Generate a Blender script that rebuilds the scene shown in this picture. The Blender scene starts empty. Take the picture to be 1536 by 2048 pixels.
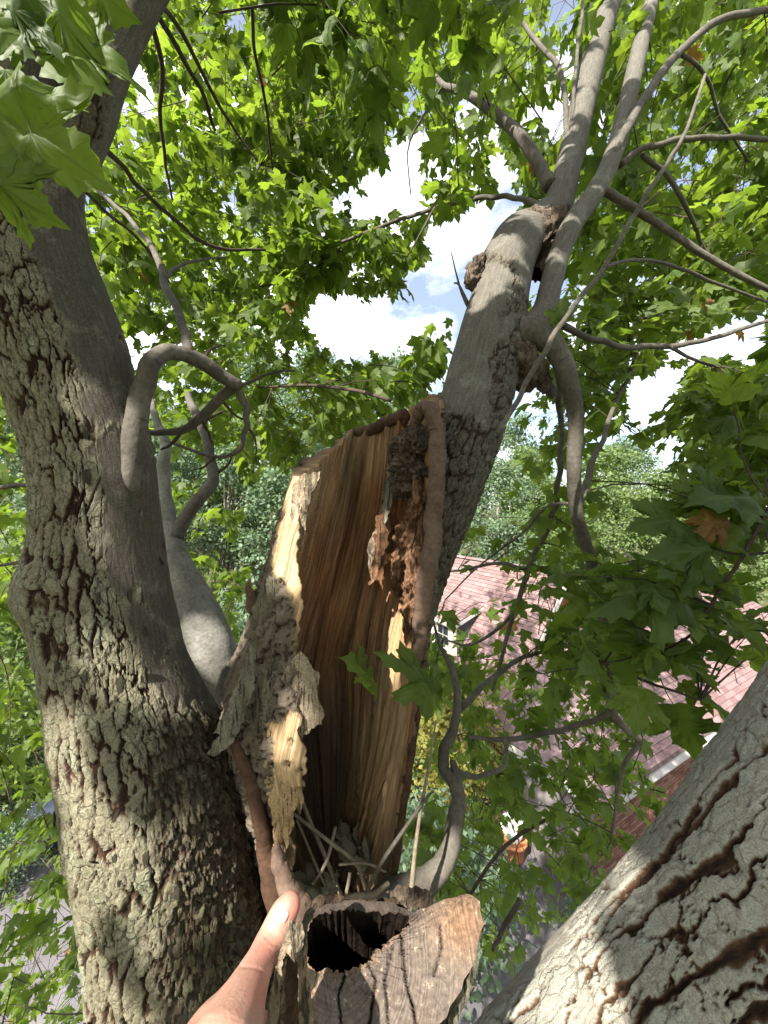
import bpy, bmesh, math, random
import numpy as np
from mathutils import Vector, Matrix

random.seed(7)
rng = np.random.default_rng(11)
scene = bpy.context.scene
COL = scene.collection

# ------------------------------------------------------------------ camera
H = 8.0                                   # eye height above the drive
F, CX, CY = 769.0, 768.0, 1024.0          # ultra wide phone lens
cam_data = bpy.data.cameras.new('camera')
cam_data.sensor_fit = 'VERTICAL'
cam_data.sensor_height = 36.0
cam_data.lens = 18.0 * F / CY
cam_data.clip_start = 0.02
cam_data.clip_end = 2000.0
cam = bpy.data.objects.new('camera', cam_data)
COL.objects.link(cam)
cam.location = (0, 0, H)
cam.rotation_euler = (math.radians(90), 0, 0)
scene.camera = cam

# ------------------------------------------------------------------ sky, sun, exposure
SUN = np.array([-0.40, -0.60, 0.69]); SUN = SUN / np.linalg.norm(SUN)
world = bpy.data.worlds.new('World')
scene.world = world
world.use_nodes = True
wt = world.node_tree
wt.nodes.clear()
w_out = wt.nodes.new('ShaderNodeOutputWorld')
w_bg = wt.nodes.new('ShaderNodeBackground')
w_sky = wt.nodes.new('ShaderNodeTexSky')
w_sky.sky_type = 'NISHITA'
w_sky.sun_disc = False
w_sky.sun_elevation = math.asin(SUN[2])
w_sky.sun_rotation = math.atan2(SUN[0], SUN[1])
w_sky.air_density = 1.0
w_sky.dust_density = 2.5
w_sky.ozone_density = 0.7
w_tc = wt.nodes.new('ShaderNodeTexCoord')
w_map = wt.nodes.new('ShaderNodeMapping')
w_map.inputs['Scale'].default_value = (1.0, 1.0, 1.7)
w_map.inputs['Location'].default_value = (0.35, 0.1, 0.0)
w_noise = wt.nodes.new('ShaderNodeTexNoise')
w_noise.inputs['Scale'].default_value = 2.3
w_noise.inputs['Detail'].default_value = 7
w_noise.inputs['Roughness'].default_value = 0.58
w_ramp = wt.nodes.new('ShaderNodeValToRGB')
w_ramp.color_ramp.elements[0].color = (.10, .10, .10, 1)
w_ramp.color_ramp.elements[0].position = 0.44
w_ramp.color_ramp.elements[1].position = 0.62
w_mix = wt.nodes.new('ShaderNodeMixRGB')
w_mix.inputs['Color2'].default_value = (10.5, 10.6, 10.9, 1)
wl = wt.links.new
wl(w_tc.outputs['Generated'], w_map.inputs['Vector'])
wl(w_map.outputs['Vector'], w_noise.inputs['Vector'])
wl(w_noise.outputs['Fac'], w_ramp.inputs['Fac'])
wl(w_ramp.outputs['Color'], w_mix.inputs['Fac'])
wl(w_sky.outputs['Color'], w_mix.inputs['Color1'])
wl(w_mix.outputs['Color'], w_bg.inputs['Color'])
w_bg.inputs['Strength'].default_value = 0.085
wl(w_bg.outputs['Background'], w_out.inputs['Surface'])

sun_data = bpy.data.lights.new('sun', 'SUN')
sun_data.energy = 5.0
sun_data.angle = math.radians(0.53)
sun_data.color = (1.0, 0.95, 0.86)
sun = bpy.data.objects.new('sun', sun_data)
COL.objects.link(sun)
sun.location = (-6, -5, 30)
sun.rotation_euler = Vector(-SUN).to_track_quat('-Z', 'Y').to_euler()

scene.view_settings.view_transform = 'Standard'
scene.view_settings.look = 'None'
scene.view_settings.exposure = 1.7
scene.view_settings.gamma = 1.0
scene.view_settings.use_curve_mapping = False
scene.render.engine = 'CYCLES'
cy = scene.cycles
cy.use_denoising = True
cy.max_bounces = 8
cy.diffuse_bounces = 4
cy.glossy_bounces = 3
cy.transmission_bounces = 6
cy.transparent_max_bounces = 6
cy.sample_clamp_indirect = 8.0
cy.use_adaptive_sampling = True
cy.adaptive_threshold = 0.02

# ------------------------------------------------------------------ helpers
def P(x, y, d):
    """photo pixel + distance in metres -> point in the scene"""
    return np.array([(x - CX) / F * d, d, H + (CY - y) / F * d])

def proj(p):
    p = np.asarray(p, float)
    d = np.maximum(p[..., 1], 1e-3)
    return CX + p[..., 0] / d * F, CY - (p[..., 2] - H) / d * F

def tag(o, label=None, cat=None, group=None, kind=None):
    if label: o['label'] = label
    if cat: o['category'] = cat
    if group: o['group'] = group
    if kind: o['kind'] = kind
    return o

def link(o, parent=None):
    COL.objects.link(o)
    if parent is not None: o.parent = parent
    return o

def empty(name, loc=(0, 0, 0), rz=0.0):
    o = bpy.data.objects.new(name, None)
    o.empty_display_size = 0.1
    o.location = tuple(float(c) for c in loc)
    o.rotation_euler = (0, 0, rz)
    return link(o)

def mesh_np(name, V, faces, mats, parent=None, smooth=True, attrs=None, uv=None, rel=True):
    """V (n,3); faces: (m,k) int array or list of such arrays; uv per vertex"""
    V = np.asarray(V, np.float32).copy()
    if parent is not None and rel:
        V -= np.array(parent_origin(parent), np.float32)
    if isinstance(faces, np.ndarray): faces = [faces]
    faces = [f for f in faces if len(f)]
    me = bpy.data.meshes.new(name)
    me.vertices.add(len(V)); me.vertices.foreach_set('co', V.ravel())
    loops = np.concatenate([f.ravel() for f in faces]).astype(np.int32)
    cnt = np.concatenate([np.full(len(f), f.shape[1]) for f in faces])
    start = np.concatenate([[0], np.cumsum(cnt)[:-1]]).astype(np.int32)
    me.loops.add(len(loops)); me.loops.foreach_set('vertex_index', loops)
    me.polygons.add(len(cnt))
    me.polygons.foreach_set('loop_start', start)
    me.polygons.foreach_set('use_smooth', np.full(len(cnt), smooth))
    me.update(calc_edges=True)
    if attrs:
        for k, a in attrs.items():
            at = me.attributes.new(k, 'FLOAT', 'POINT')
            at.data.foreach_set('value', np.asarray(a, np.float32).ravel())
    if uv is not None:
        l = me.uv_layers.new(name='UVMap')
        l.data.foreach_set('uv', np.asarray(uv, np.float32)[loops].ravel())
    for m in (mats if isinstance(mats, (list, tuple)) else [mats]): me.materials.append(m)
    o = bpy.data.objects.new(name, me)
    return link(o, parent)

def parent_origin(p):
    t = np.zeros(3)
    while p is not None:
        t += np.array(p.location); p = p.parent
    return t

def grid_faces(nv, nu, wrap=True):
    i = np.arange(nv - 1)[:, None]; j = np.arange(nu if wrap else nu - 1)[None, :]
    j2 = (j + 1) % nu
    return np.stack([i * nu + j, i * nu + j2, (i + 1) * nu + j2, (i + 1) * nu + j], -1).reshape(-1, 4)

# ---- numpy noise
def _h(i, j, s):
    i = i.astype(np.int64); j = j.astype(np.int64)
    n = (i * 374761393 + j * 668265263 + s * 974634777) & 0xFFFFFFFF
    n = ((n ^ (n >> 13)) * 1274126177) & 0xFFFFFFFF
    n = ((n ^ (n >> 16)) * 2246822519) & 0xFFFFFFFF
    return ((n ^ (n >> 15)) & 0xFFFFFF) / float(0x1000000)

def vn(u, v, s=0, per=None):
    iu = np.floor(u); iv = np.floor(v); fu = u - iu; fv = v - iv
    fu = fu * fu * (3 - 2 * fu); fv = fv * fv * (3 - 2 * fv)
    a, b = iu, iu + 1
    if per: a = np.mod(a, per); b = np.mod(b, per)
    return ((_h(a, iv, s) * (1 - fu) + _h(b, iv, s) * fu) * (1 - fv) +
            (_h(a, iv + 1, s) * (1 - fu) + _h(b, iv + 1, s) * fu) * fv)

def fbm(u, v, s=0, o=4, per=None):
    t = 0.0; a = 0.5
    for k in range(o):
        t = t + a * vn(u * 2 ** k, v * 2 ** k, s + 17 * k, per * 2 ** k if per else None)
        a *= 0.5
    return t / (1 - 0.5 ** o)

def voro(u, v, s=0, per=None):
    iu = np.floor(u); iv = np.floor(v)
    f1 = np.full(u.shape, 9.0); f2 = np.full(u.shape, 9.0)
    idh = np.zeros(u.shape); ox = np.zeros(u.shape); oy = np.zeros(u.shape)
    for di in (-1, 0, 1):
        for dj in (-1, 0, 1):
            a = iu + di; b = iv + dj
            aw = np.mod(a, per) if per else a
            x = a + 0.5 + 0.85 * (_h(aw, b, s) - 0.5) - u
            y = b + 0.5 + 0.85 * (_h(aw, b, s + 5) - 0.5) - v
            d = np.sqrt(x * x + y * y)
            nearer = d < f1
            f2 = np.where(nearer, f1, np.minimum(f2, d))
            idh = np.where(nearer, _h(aw, b, s + 9), idh)
            ox = np.where(nearer, x, ox); oy = np.where(nearer, y, oy)
            f1 = np.minimum(f1, d)
    return f1, f2, idh, ox, oy

def sstep(a, b, x):
    t = np.clip((x - a) / (b - a), 0, 1)
    return t * t * (3 - 2 * t)

def inpoly(x, y, poly):
    x = np.asarray(x, float); y = np.asarray(y, float)
    r = np.zeros(x.shape, bool)
    n = len(poly)
    for i in range(n):
        x1, y1 = poly[i]; x2, y2 = poly[(i + 1) % n]
        if y1 == y2: continue
        c = ((y1 > y) != (y2 > y)) & (x < (x2 - x1) * (y - y1) / (y2 - y1) + x1)
        r ^= c
    return r

def cr(pts, m):
    """Catmull-Rom through rows of pts, m samples"""
    p = np.asarray(pts, float)
    n = len(p)
    pp = np.vstack([2 * p[0] - p[1], p, 2 * p[-1] - p[-2]])
    t = np.linspace(0, n - 1, m); i = np.minimum(t.astype(int), n - 2); f = (t - i)[:, None]
    a, b, c, d = pp[i], pp[i + 1], pp[i + 2], pp[i + 3]
    return 0.5 * (2 * b + (c - a) * f + (2 * a - 5 * b + 4 * c - d) * f * f + (3 * b - a - 3 * c + d) * f ** 3)

def nrm(v):
    return v / np.maximum(np.linalg.norm(v, axis=-1, keepdims=True), 1e-9)

# ---- node helper
class NT:
    def __init__(s, name):
        s.m = bpy.data.materials.new(name); s.m.use_nodes = True
        s.t = s.m.node_tree; s.t.nodes.clear()
        s.out = s.t.nodes.new('ShaderNodeOutputMaterial')
    def n(s, typ, ins=None, **props):
        nd = s.t.nodes.new('ShaderNode' + typ)
        for k, v in props.items(): setattr(nd, k, v)
        for k, v in (ins or {}).items(): s.set(nd.inputs[k], v)
        return nd
    def set(s, sock, v):
        if isinstance(v, bpy.types.NodeSocket): s.t.links.new(v, sock)
        elif isinstance(v, (tuple, list)) and len(v) == 3 and sock.type == 'RGBA': sock.default_value = (*v, 1)
        else: sock.default_value = v
    def math(s, op, a, b=0.0, c=None, clamp=False):
        nd = s.t.nodes.new('ShaderNodeMath'); nd.operation = op; nd.use_clamp = clamp
        s.set(nd.inputs[0], a); s.set(nd.inputs[1], b)
        if c is not None: s.set(nd.inputs[2], c)
        return nd.outputs[0]
    def mix(s, fac, a, b, mode='MIX'):
        nd = s.t.nodes.new('ShaderNodeMixRGB'); nd.blend_type = mode
        if isinstance(fac, bpy.types.NodeSocket) and fac.node.bl_idname == 'ShaderNodeTexNoise':
            fac = s.n('MapRange', {'Value': fac, 'From Min': .30, 'From Max': .70}).outputs[0]
        s.set(nd.inputs[0], fac); s.set(nd.inputs[1], a); s.set(nd.inputs[2], b)
        return nd.outputs[0]
    def noise(s, vec, scale, detail=4, rough=0.55):
        nd = s.n('TexNoise', {'Scale': scale, 'Detail': detail, 'Roughness': rough})
        if vec is not None: s.t.links.new(vec, nd.inputs['Vector'])
        return nd.outputs['Fac']
    def ramp(s, fac, stops):
        nd = s.t.nodes.new('ShaderNodeValToRGB')
        e = nd.color_ramp.elements
        while len(e) < len(stops): e.new(0.5)
        for k, (p, c) in enumerate(stops):
            e[k].position = p
            e[k].color = (c, c, c, 1) if not isinstance(c, (tuple, list)) else (*c, 1)
        s.set(nd.inputs[0], fac)
        return nd.outputs[0]
    def attr(s, name):
        return s.n('Attribute', attribute_name=name).outputs['Fac']
    def obj(s): return s.n('TexCoord').outputs['Object']
    def uv(s, scale=(1, 1, 1)):
        mp = s.n('Mapping', {'Scale': scale}); s.t.links.new(s.n('TexCoord').outputs['UV'], mp.inputs['Vector'])
        return mp.outputs[0]
    def map(s, vec, scale):
        mp = s.n('Mapping', {'Scale': scale}); s.t.links.new(vec, mp.inputs['Vector']); return mp.outputs[0]
    def bump(s, h, dist, strength=1.0):
        return s.n('Bump', {'Height': h, 'Distance': dist, 'Strength': strength}).outputs[0]
    def surf(s, col, rough=0.8, spec=0.3, normal=None, **kw):
        ins = {'Base Color': col, 'Roughness': rough, 'Specular IOR Level': spec}
        if normal is not None: ins['Normal'] = normal
        ins.update(kw)
        b = s.n('BsdfPrincipled', ins)
        s.t.links.new(b.outputs[0], s.out.inputs['Surface'])
        return s.m

def simple(name, col, rough=0.7, spec=0.3, var=0.15, scale=8.0, bump=0.0, **kw):
    t = NT(name)
    nz = t.noise(t.obj(), scale, 5)
    c = t.mix(nz, tuple(x * (1 - var) for x in col), tuple(min(1, x * (1 + var)) for x in col))
    return t.surf(c, rough, spec, t.bump(nz, bump) if bump else None, **kw)

# ------------------------------------------------------------------ materials
def bark_mat(name, plate_a, plate_b, furrow, deep, smooth_c, moss, lichen, fine=1.0, crs=(52, 34)):
    t = NT(name)
    o = t.obj(); uv = t.uv()
    fu = t.attr('furrow'); idn = t.attr('pid'); sm = t.attr('smoothm'); sh = t.attr('shag'); ms = t.attr('moss')
    n1 = t.noise(o, 14 * fine, 5, 0.62); n2 = t.noise(o, 70 * fine, 5, 0.65); n3 = t.noise(o, 260 * fine, 4, 0.6)
    pl = t.mix(t.math('ADD', t.math('MULTIPLY', idn, 0.55), t.math('MULTIPLY', n2, 0.5)), plate_a, plate_b)
    pl = t.mix(t.ramp(n1, [(0.5, 0.0), (0.68, 0.75)]), pl, lichen)
    sm_stri = t.noise(t.map(uv, (160 * fine, 14 * fine, 1)), 1.0, 5, 0.6)
    smc = t.mix(sm_stri, tuple(0.72 * c for c in smooth_c), tuple(1.3 * c for c in smooth_c))
    smc = t.mix(t.ramp(n1, [(0.55, 0.0), (0.7, 0.5)]), smc, lichen)
    c = t.mix(t.ramp(fu, [(0.18, 0.0), (0.55, 1.0)]), pl, furrow)
    c = t.mix(t.ramp(fu, [(0.6, 0.0), (0.95, 1.0)]), c, deep)
    c = t.mix(sh, c, t.mix(t.ramp(n2, [(0.35, 0.0), (0.7, 1.0)]), tuple(x * 0.6 for x in furrow), tuple(x * .85 for x in plate_a)))
    c = t.mix(sm, c, smc)
    c = t.mix(t.math('MULTIPLY', ms, t.ramp(n2, [(0.42, 0.0), (0.6, 0.85)])), c, moss)
    wv_ = t.n('VectorMath', {0: t.n('TexNoise', {'Vector': o, 'Scale': 55 * fine, 'Detail': 4.0}).outputs['Color'], 1: (.020 / fine, .020 / fine, 0)}, operation='MULTIPLY')
    cuv = t.n('VectorMath', {0: uv, 1: wv_.outputs[0]}, operation='ADD').outputs[0]
    vo = t.n('TexVoronoi', {'Vector': t.map(cuv, (crs[0] * fine, crs[1] * fine, 1)), 'Scale': 1.0}, feature='DISTANCE_TO_EDGE').outputs['Distance']
    ck = t.math('MULTIPLY', t.ramp(vo, [(0.0, 1.0), (0.075, 0.0)]), t.ramp(n1, [(0.40, 0.1), (0.60, 0.9)]))
    ck = t.math('MULTIPLY', ck, t.math('SUBTRACT', 1.0, t.math('MULTIPLY', sm, 0.85)))
    c = t.mix(t.math('MULTIPLY', ck, .6), c, furrow)
    c = t.mix(1.0, c, t.mix(n3, (0.62, 0.62, 0.62), (1.25, 1.25, 1.25)), 'MULTIPLY')
    c = t.mix(1.0, c, t.mix(t.noise(o, 620 * fine, 3, .7), (0.70, 0.70, 0.70), (1.22, 1.22, 1.22)), 'MULTIPLY')
    hgt = t.math('SUBTRACT', t.math('ADD', t.math('MULTIPLY', n2, 0.6), t.math('MULTIPLY', n3, 0.55)), t.math('MULTIPLY', ck, .5))
    hgt = t.mix(sm, hgt, t.math('ADD', t.math('MULTIPLY', sm_stri, 0.30), t.math('MULTIPLY', n3, 0.15)))
    return t.surf(c, 0.88, 0.18, t.bump(hgt, 0.0055 / fine, 1.0))

M = {}
M['bark'] = bark_mat('bark_grey_green', (0.138, 0.122, 0.083), (0.262, 0.240, 0.166), (0.062, 0.032, 0.019),
                     (0.020, 0.011, 0.007), (0.080, 0.069, 0.056), (0.035, 0.055, 0.012), (0.26, 0.27, 0.19))
M['bark_near'] = bark_mat('bark_pale_plates', (0.24, 0.225, 0.185), (0.37, 0.355, 0.30), (0.085, 0.045, 0.023),
                          (0.018, 0.010, 0.006), (0.28, 0.25, 0.21), (0.12, 0.13, 0.07), (0.33, 0.35, 0.29), fine=1.6, crs=(26, 15))
M['bark_stem'] = bark_mat('bark_smooth_grey', (0.105, 0.095, 0.072), (0.165, 0.150, 0.118), (0.055, 0.036, 0.024),
                          (0.015, 0.010, 0.007), (0.120, 0.110, 0.092), (0.07, 0.08, 0.03), (0.22, 0.22, 0.185))

def branch_mat(name, a, b):
    t = NT(name)
    o = t.obj(); uv = t.uv()
    n1 = t.noise(o, 10, 5, 0.6); n2 = t.noise(o, 90, 4, 0.6)
    ring = t.noise(t.map(uv, (6, 45, 1)), 1.0, 4, 0.7)
    c = t.mix(n1, a, b)
    c = t.mix(t.ramp(ring, [(0.60, 0.0), (0.72, 0.6)]), c, tuple(x * 0.35 for x in a))
    c = t.mix(1.0, c, t.mix(n2, (0.7, 0.7, 0.7), (1.2, 1.2, 1.2)), 'MULTIPLY')
    return t.surf(c, 0.85, 0.2, t.bump(t.math('ADD', ring, n2), 0.003, 0.6))
M['branch'] = branch_mat('branch_bark', (0.060, 0.051, 0.041), (0.140, 0.126, 0.104))
M['limb_pale'] = branch_mat('pale_lichened_bark', (0.115, 0.108, 0.092), (0.26, 0.25, 0.22))
M['twig'] = branch_mat('twig_bark', (0.04, 0.028, 0.022), (0.08, 0.06, 0.045))
M['dead_twig'] = branch_mat('dead_twig', (0.13, 0.105, 0.075), (0.26, 0.215, 0.155))
M['callus'] = branch_mat('callus_wood', (0.080, 0.050, 0.036), (0.155, 0.105, 0.078))
M['callus_red'] = branch_mat('callus_wood_red', (0.042, 0.021, 0.013), (0.098, 0.054, 0.034))

def wood_mat():
    """old split wood of the cavity: long fibres in tan, amber, rust and near-black of rotten wood and painted shade; bark outside"""
    t = NT('hollow_wood')
    uv = t.uv(); o = t.obj()
    sc_ = t.n('VectorMath', {0: t.n('TexNoise', {'Vector': t.map(uv, (7, 5, 1)), 'Scale': 1.0, 'Detail': 3.0}).outputs['Color'], 1: (.018, .02, 0)}, operation='MULTIPLY')
    uvw = t.n('VectorMath', {0: uv, 1: sc_.outputs[0]}, operation='ADD').outputs[0]
    f1 = t.noise(t.map(uvw, (22, 1.3, 1)), 1.0, 6, 0.62)
    f2 = t.noise(t.map(uv, (120, 4.0, 1)), 1.0, 5, 0.65)
    f3 = t.noise(t.map(uv, (400, 12.0, 1)), 1.0, 3, 0.6)
    pale = t.attr('pale'); rot = t.attr('rot'); rust = t.attr('rust'); bark = t.attr('bark')
    big = t.noise(t.map(uv, (9, 1.6, 1)), 1.0, 4, 0.6)
    c = t.ramp(f1, [(0.32, (0.060, 0.026, 0.014)), (0.41, (0.23, 0.115, 0.050)), (0.50, (0.43, 0.26, 0.120)),
                    (0.57, (0.26, 0.125, 0.055)), (0.68, (0.54, 0.38, 0.215))])
    c = t.mix(t.ramp(big, [(0.42, 0.0), (0.62, 0.75)]), c, t.mix(f2, (0.10, 0.066, 0.042), (0.33, 0.245, 0.165)))
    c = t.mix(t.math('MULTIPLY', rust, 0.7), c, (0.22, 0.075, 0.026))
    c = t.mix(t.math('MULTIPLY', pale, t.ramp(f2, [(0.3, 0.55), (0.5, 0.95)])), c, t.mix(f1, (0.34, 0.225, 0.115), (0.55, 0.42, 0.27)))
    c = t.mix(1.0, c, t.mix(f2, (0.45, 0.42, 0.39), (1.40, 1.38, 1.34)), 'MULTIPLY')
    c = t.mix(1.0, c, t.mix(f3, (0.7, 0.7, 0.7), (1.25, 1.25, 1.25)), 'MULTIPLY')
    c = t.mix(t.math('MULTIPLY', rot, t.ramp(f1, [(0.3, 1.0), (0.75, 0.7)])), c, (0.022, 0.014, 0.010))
    n1 = t.noise(o, 45, 6, 0.68); n2 = t.noise(o, 170, 4, 0.6); idn = t.attr('pid'); fu = t.attr('furrow')
    bc = t.mix(t.math('ADD', t.math('MULTIPLY', idn, 0.5), t.math('MULTIPLY', n1, 0.5)), (0.075, 0.056, 0.040), (0.19, 0.158, 0.118))
    bc = t.mix(t.ramp(fu, [(0.25, 0.0), (0.75, 1.0)]), bc, (0.03, 0.016, 0.010))
    bc = t.mix(1.0, bc, t.mix(n2, (0.65, 0.65, 0.65), (1.25, 1.25, 1.25)), 'MULTIPLY')
    c = t.mix(bark, c, bc)
    h = t.mix(bark, t.math('ADD', t.math('MULTIPLY', f2, 0.7), t.math('MULTIPLY', f3, 0.3)), t.math('ADD', n1, t.math('MULTIPLY', n2, 0.4)))
    return t.surf(c, 0.85, 0.2, t.bump(h, 0.007, 1.0))
M['wood'] = wood_mat()

def pale_wood(name, a, b):
    t = NT(name)
    o = t.obj()
    f = t.noise(t.map(o, (70, 70, 9)), 1.0, 6, 0.65); n = t.noise(o, 22, 5, 0.6); n2 = t.noise(o, 240, 3)
    c = t.mix(f, a, b)
    c = t.mix(t.ramp(n, [(0.52, 0.0), (0.68, 0.7)]), c, tuple(x * 0.4 for x in a))
    g = t.noise(t.map(o, (190, 190, 16)), 1.0, 5, 0.6)
    gk = t.ramp(g, [(0.36, 1.0), (0.43, 0.0)])
    c = t.mix(t.math('MULTIPLY', gk, .8), c, tuple(x * 0.22 for x in a))
    c = t.mix(1.0, c, t.mix(n2, (0.68, 0.68, 0.68), (1.25, 1.25, 1.25)), 'MULTIPLY')
    return t.surf(c, 0.85, 0.2, t.bump(t.math('SUBTRACT', t.math('ADD', f, t.math('MULTIPLY', n2, 0.4)), gk), 0.005, 1.0))
M['flap'] = pale_wood('weathered_flap', (0.17, 0.128, 0.085), (0.34, 0.275, 0.195))
M['flap_yellow'] = pale_wood('yellow_rotten_wood', (0.24, 0.15, 0.072), (0.42, 0.30, 0.165))
M['flap_grey'] = pale_wood('grey_bark_splinter', (0.065, 0.058, 0.042), (0.185, 0.172, 0.128))
M['rust_wood'] = pale_wood('rust_rotten_wood', (0.070, 0.030, 0.016), (0.24, 0.135, 0.075))
M['flake'] = pale_wood('bark_flake', (0.055, 0.045, 0.030), (0.16, 0.142, 0.102))
M['burr'] = pale_wood('burr_wood', (0.045, 0.03, 0.022), (0.15, 0.115, 0.085))
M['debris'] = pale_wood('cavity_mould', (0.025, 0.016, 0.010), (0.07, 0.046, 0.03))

def sawn_mat():
    t = NT('sawn_end_grain')
    uv = t.uv(); o = t.obj()
    sp = t.n('SeparateXYZ'); t.t.links.new(uv, sp.inputs[0])
    ux, uy = sp.outputs[0], sp.outputs[1]
    warp = t.noise(o, 28, 4)
    dx = t.math('ADD', ux, t.math('MULTIPLY', warp, 0.010)); 
    r = t.math('SQRT', t.math('ADD', t.math('POWER', dx, 2.0), t.math('POWER', uy, 2.0)))
    ring = t.math('MULTIPLY', t.math('ADD', t.math('SINE', t.math('MULTIPLY', r, 1900.0)), 1.0), 0.5)
    ringn = t.noise(t.n('CombineXYZ', {'X': t.math('MULTIPLY', r, 420.0), 'Y': 0.0, 'Z': 0.0}).outputs[0], 1.0, 4, 0.7)
    n1 = t.noise(o, 16, 5, 0.6); n2 = t.noise(o, 220, 4, 0.65)
    age = t.attr('age')
    grey = t.mix(n1, (0.082, 0.068, 0.058), (0.165, 0.140, 0.120))
    warm = t.mix(n1, (0.17, 0.090, 0.048), (0.29, 0.175, 0.10))
    c = t.mix(age, grey, warm)
    c = t.mix(t.math('MULTIPLY', ring, 0.28), c, (0.08, 0.045, 0.028))
    c = t.mix(1.0, c, t.mix(ringn, (0.55, 0.52, 0.5), (1.4, 1.36, 1.3)), 'MULTIPLY')
    c = t.mix(1.0, c, t.mix(n2, (0.6, 0.6, 0.6), (1.35, 1.35, 1.35)), 'MULTIPLY')
    c = t.mix(t.ramp(n2, [(0.64, 0.0), (0.70, 0.7)]), c, (0.52, 0.42, 0.28))
    c = t.mix(t.attr('crack'), c, (0.015, 0.01, 0.008))
    return t.surf(c, 0.8, 0.25, t.bump(t.math('ADD', t.math('MULTIPLY', ringn, 0.7), n2), 0.0016, 1.0))
M['sawn'] = sawn_mat()

def skin_mat():
    t = NT('skin')
    o = t.obj()
    n1 = t.noise(o, 26, 4); n2 = t.noise(o, 420, 4, 0.6); n3 = t.noise(o, 1500, 2)
    red = t.attr('red')
    c = t.mix(n1, (0.30, 0.165, 0.120), (0.41, 0.25, 0.19))
    c = t.mix(red, c, (0.46, 0.145, 0.110))
    c = t.mix(1.0, c, t.mix(n2, (0.88, 0.85, 0.84), (1.08, 1.08, 1.08)), 'MULTIPLY')
    lines = t.noise(t.map(o, (260, 900, 500)), 1.0, 3)
    return t.surf(c, 0.5, 0.4, t.bump(t.math('ADD', t.math('ADD', t.math('MULTIPLY', n2, 0.6), t.math('MULTIPLY', n3, 0.25)), t.math('MULTIPLY', lines, 0.6)), 0.0005, 0.8),
                  **{'Subsurface Weight': 0.25, 'Subsurface Radius': (0.009, 0.003, 0.0015), 'Subsurface Scale': 0.6})
M['skin'] = skin_mat()
M['hole_shade'] = simple('dark_hole_shade', (0.016, 0.011, 0.008), 0.95, 0.05, 0.5, 60, 0.004)  # near-black: shade of the stub's hole painted into its wall
M['nail'] = simple('finger_nail', (0.44, 0.285, 0.25), 0.14, 0.5, 0.08, 200)

def leaf_mat(name, dark, light, trans_a, trans_b, tw=0.5):
    t = NT(name)
    uv = t.n('TexCoord').outputs['UV']
    sp = t.n('SeparateXYZ'); t.t.links.new(uv, sp.inputs[0])
    ax = t.math('ABSOLUTE', sp.outputs[0]); y = sp.outputs[1]
    rr = t.math('SQRT', t.math('ADD', t.math('POWER', ax, 2.0), t.math('POWER', t.math('ABSOLUTE', y), 2.0)))
    an = t.math('ARCTAN2', ax, y)
    dmin = None
    for a0 in (0.0, 0.70, 1.28):
        dd = t.math('MULTIPLY', rr, t.math('ABSOLUTE', t.math('SINE', t.math('SUBTRACT', an, a0))))
        dmin = dd if dmin is None else t.math('MINIMUM', dmin, dd)
    vein = t.ramp(dmin, [(0.004, 1.0), (0.022, 0.0)])
    sec = t.math('SINE', t.math('MULTIPLY', t.math('ADD', t.math('MULTIPLY', rr, 1.0), t.math('MULTIPLY', dmin, -0.9)), 62.0))
    sec = t.ramp(sec, [(0.80, 0.0), (1.0, 0.45)])
    vein = t.math('MAXIMUM', vein, sec)
    rnd = t.math('FRACT', t.math('ADD', t.attr('rnd'), t.n('ObjectInfo').outputs['Random']))
    n1 = t.noise(t.n('NewGeometry').outputs['Position'], 30, 3)
    base = t.mix(rnd, dark, light)
    base = t.mix(1.0, base, t.mix(n1, (0.8, 0.8, 0.8), (1.15, 1.15, 1.15)), 'MULTIPLY')
    spots = t.ramp(t.noise(t.n('NewGeometry').outputs['Position'], 210, 2), [(0.70, 0.0), (0.74, .8)])
    base = t.mix(spots, base, (0.05, 0.04, 0.015))
    base = t.mix(t.math('MULTIPLY', vein, 0.35), base, (0.16, 0.21, 0.07))
    tr = t.mix(rnd, trans_a, trans_b)
    tr = t.mix(spots, tr, (0.05, 0.05, 0.01))
    tr = t.mix(t.math('MULTIPLY', vein, 0.45), tr, (0.07, 0.12, 0.015))
    turn = t.math('GREATER_THAN', rnd, 0.9982)
    base = t.mix(turn, base, (0.20, 0.12, 0.04)); tr = t.mix(turn, tr, (0.28, 0.15, 0.03))
    b = t.n('BsdfPrincipled', {'Base Color': base, 'Roughness': 0.52, 'Specular IOR Level': 0.32,
                               'Normal': t.bump(vein, 0.0006, 0.5)})
    tl = t.n('BsdfTranslucent', {'Color': tr})
    mx = t.n('MixShader', {0: tw, 1: b.outputs[0], 2: tl.outputs[0]})
    t.t.links.new(mx.outputs[0], t.out.inputs['Surface'])
    return t.m
M['leaf'] = leaf_mat('maple_leaf', (0.056, 0.094, 0.020), (0.095, 0.138, 0.027), (0.160, 0.265, 0.018), (0.285, 0.40, 0.034), 0.5)
M['leaf_orange'] = leaf_mat('maple_leaf_turning', (0.17, 0.085, 0.03), (0.24, 0.13, 0.045), (0.26, 0.13, 0.03), (0.32, 0.17, 0.04), 0.4)
M['leaf_wood'] = leaf_mat('woodland_leaf', (0.085, 0.130, 0.045), (0.150, 0.200, 0.075), (0.14, 0.25, 0.03), (0.25, 0.36, 0.05), 0.42)
M['leaf_wood_blue'] = leaf_mat('woodland_leaf_dark', (0.095, 0.145, 0.090), (0.160, 0.215, 0.135), (0.15, 0.26, 0.09), (0.22, 0.34, 0.11), 0.4)
M['leaf_yellow'] = leaf_mat('yellowing_leaf', (0.16, 0.16, 0.035), (0.28, 0.25, 0.06), (0.34, 0.36, 0.05), (0.45, 0.40, 0.06), 0.45)
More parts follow.
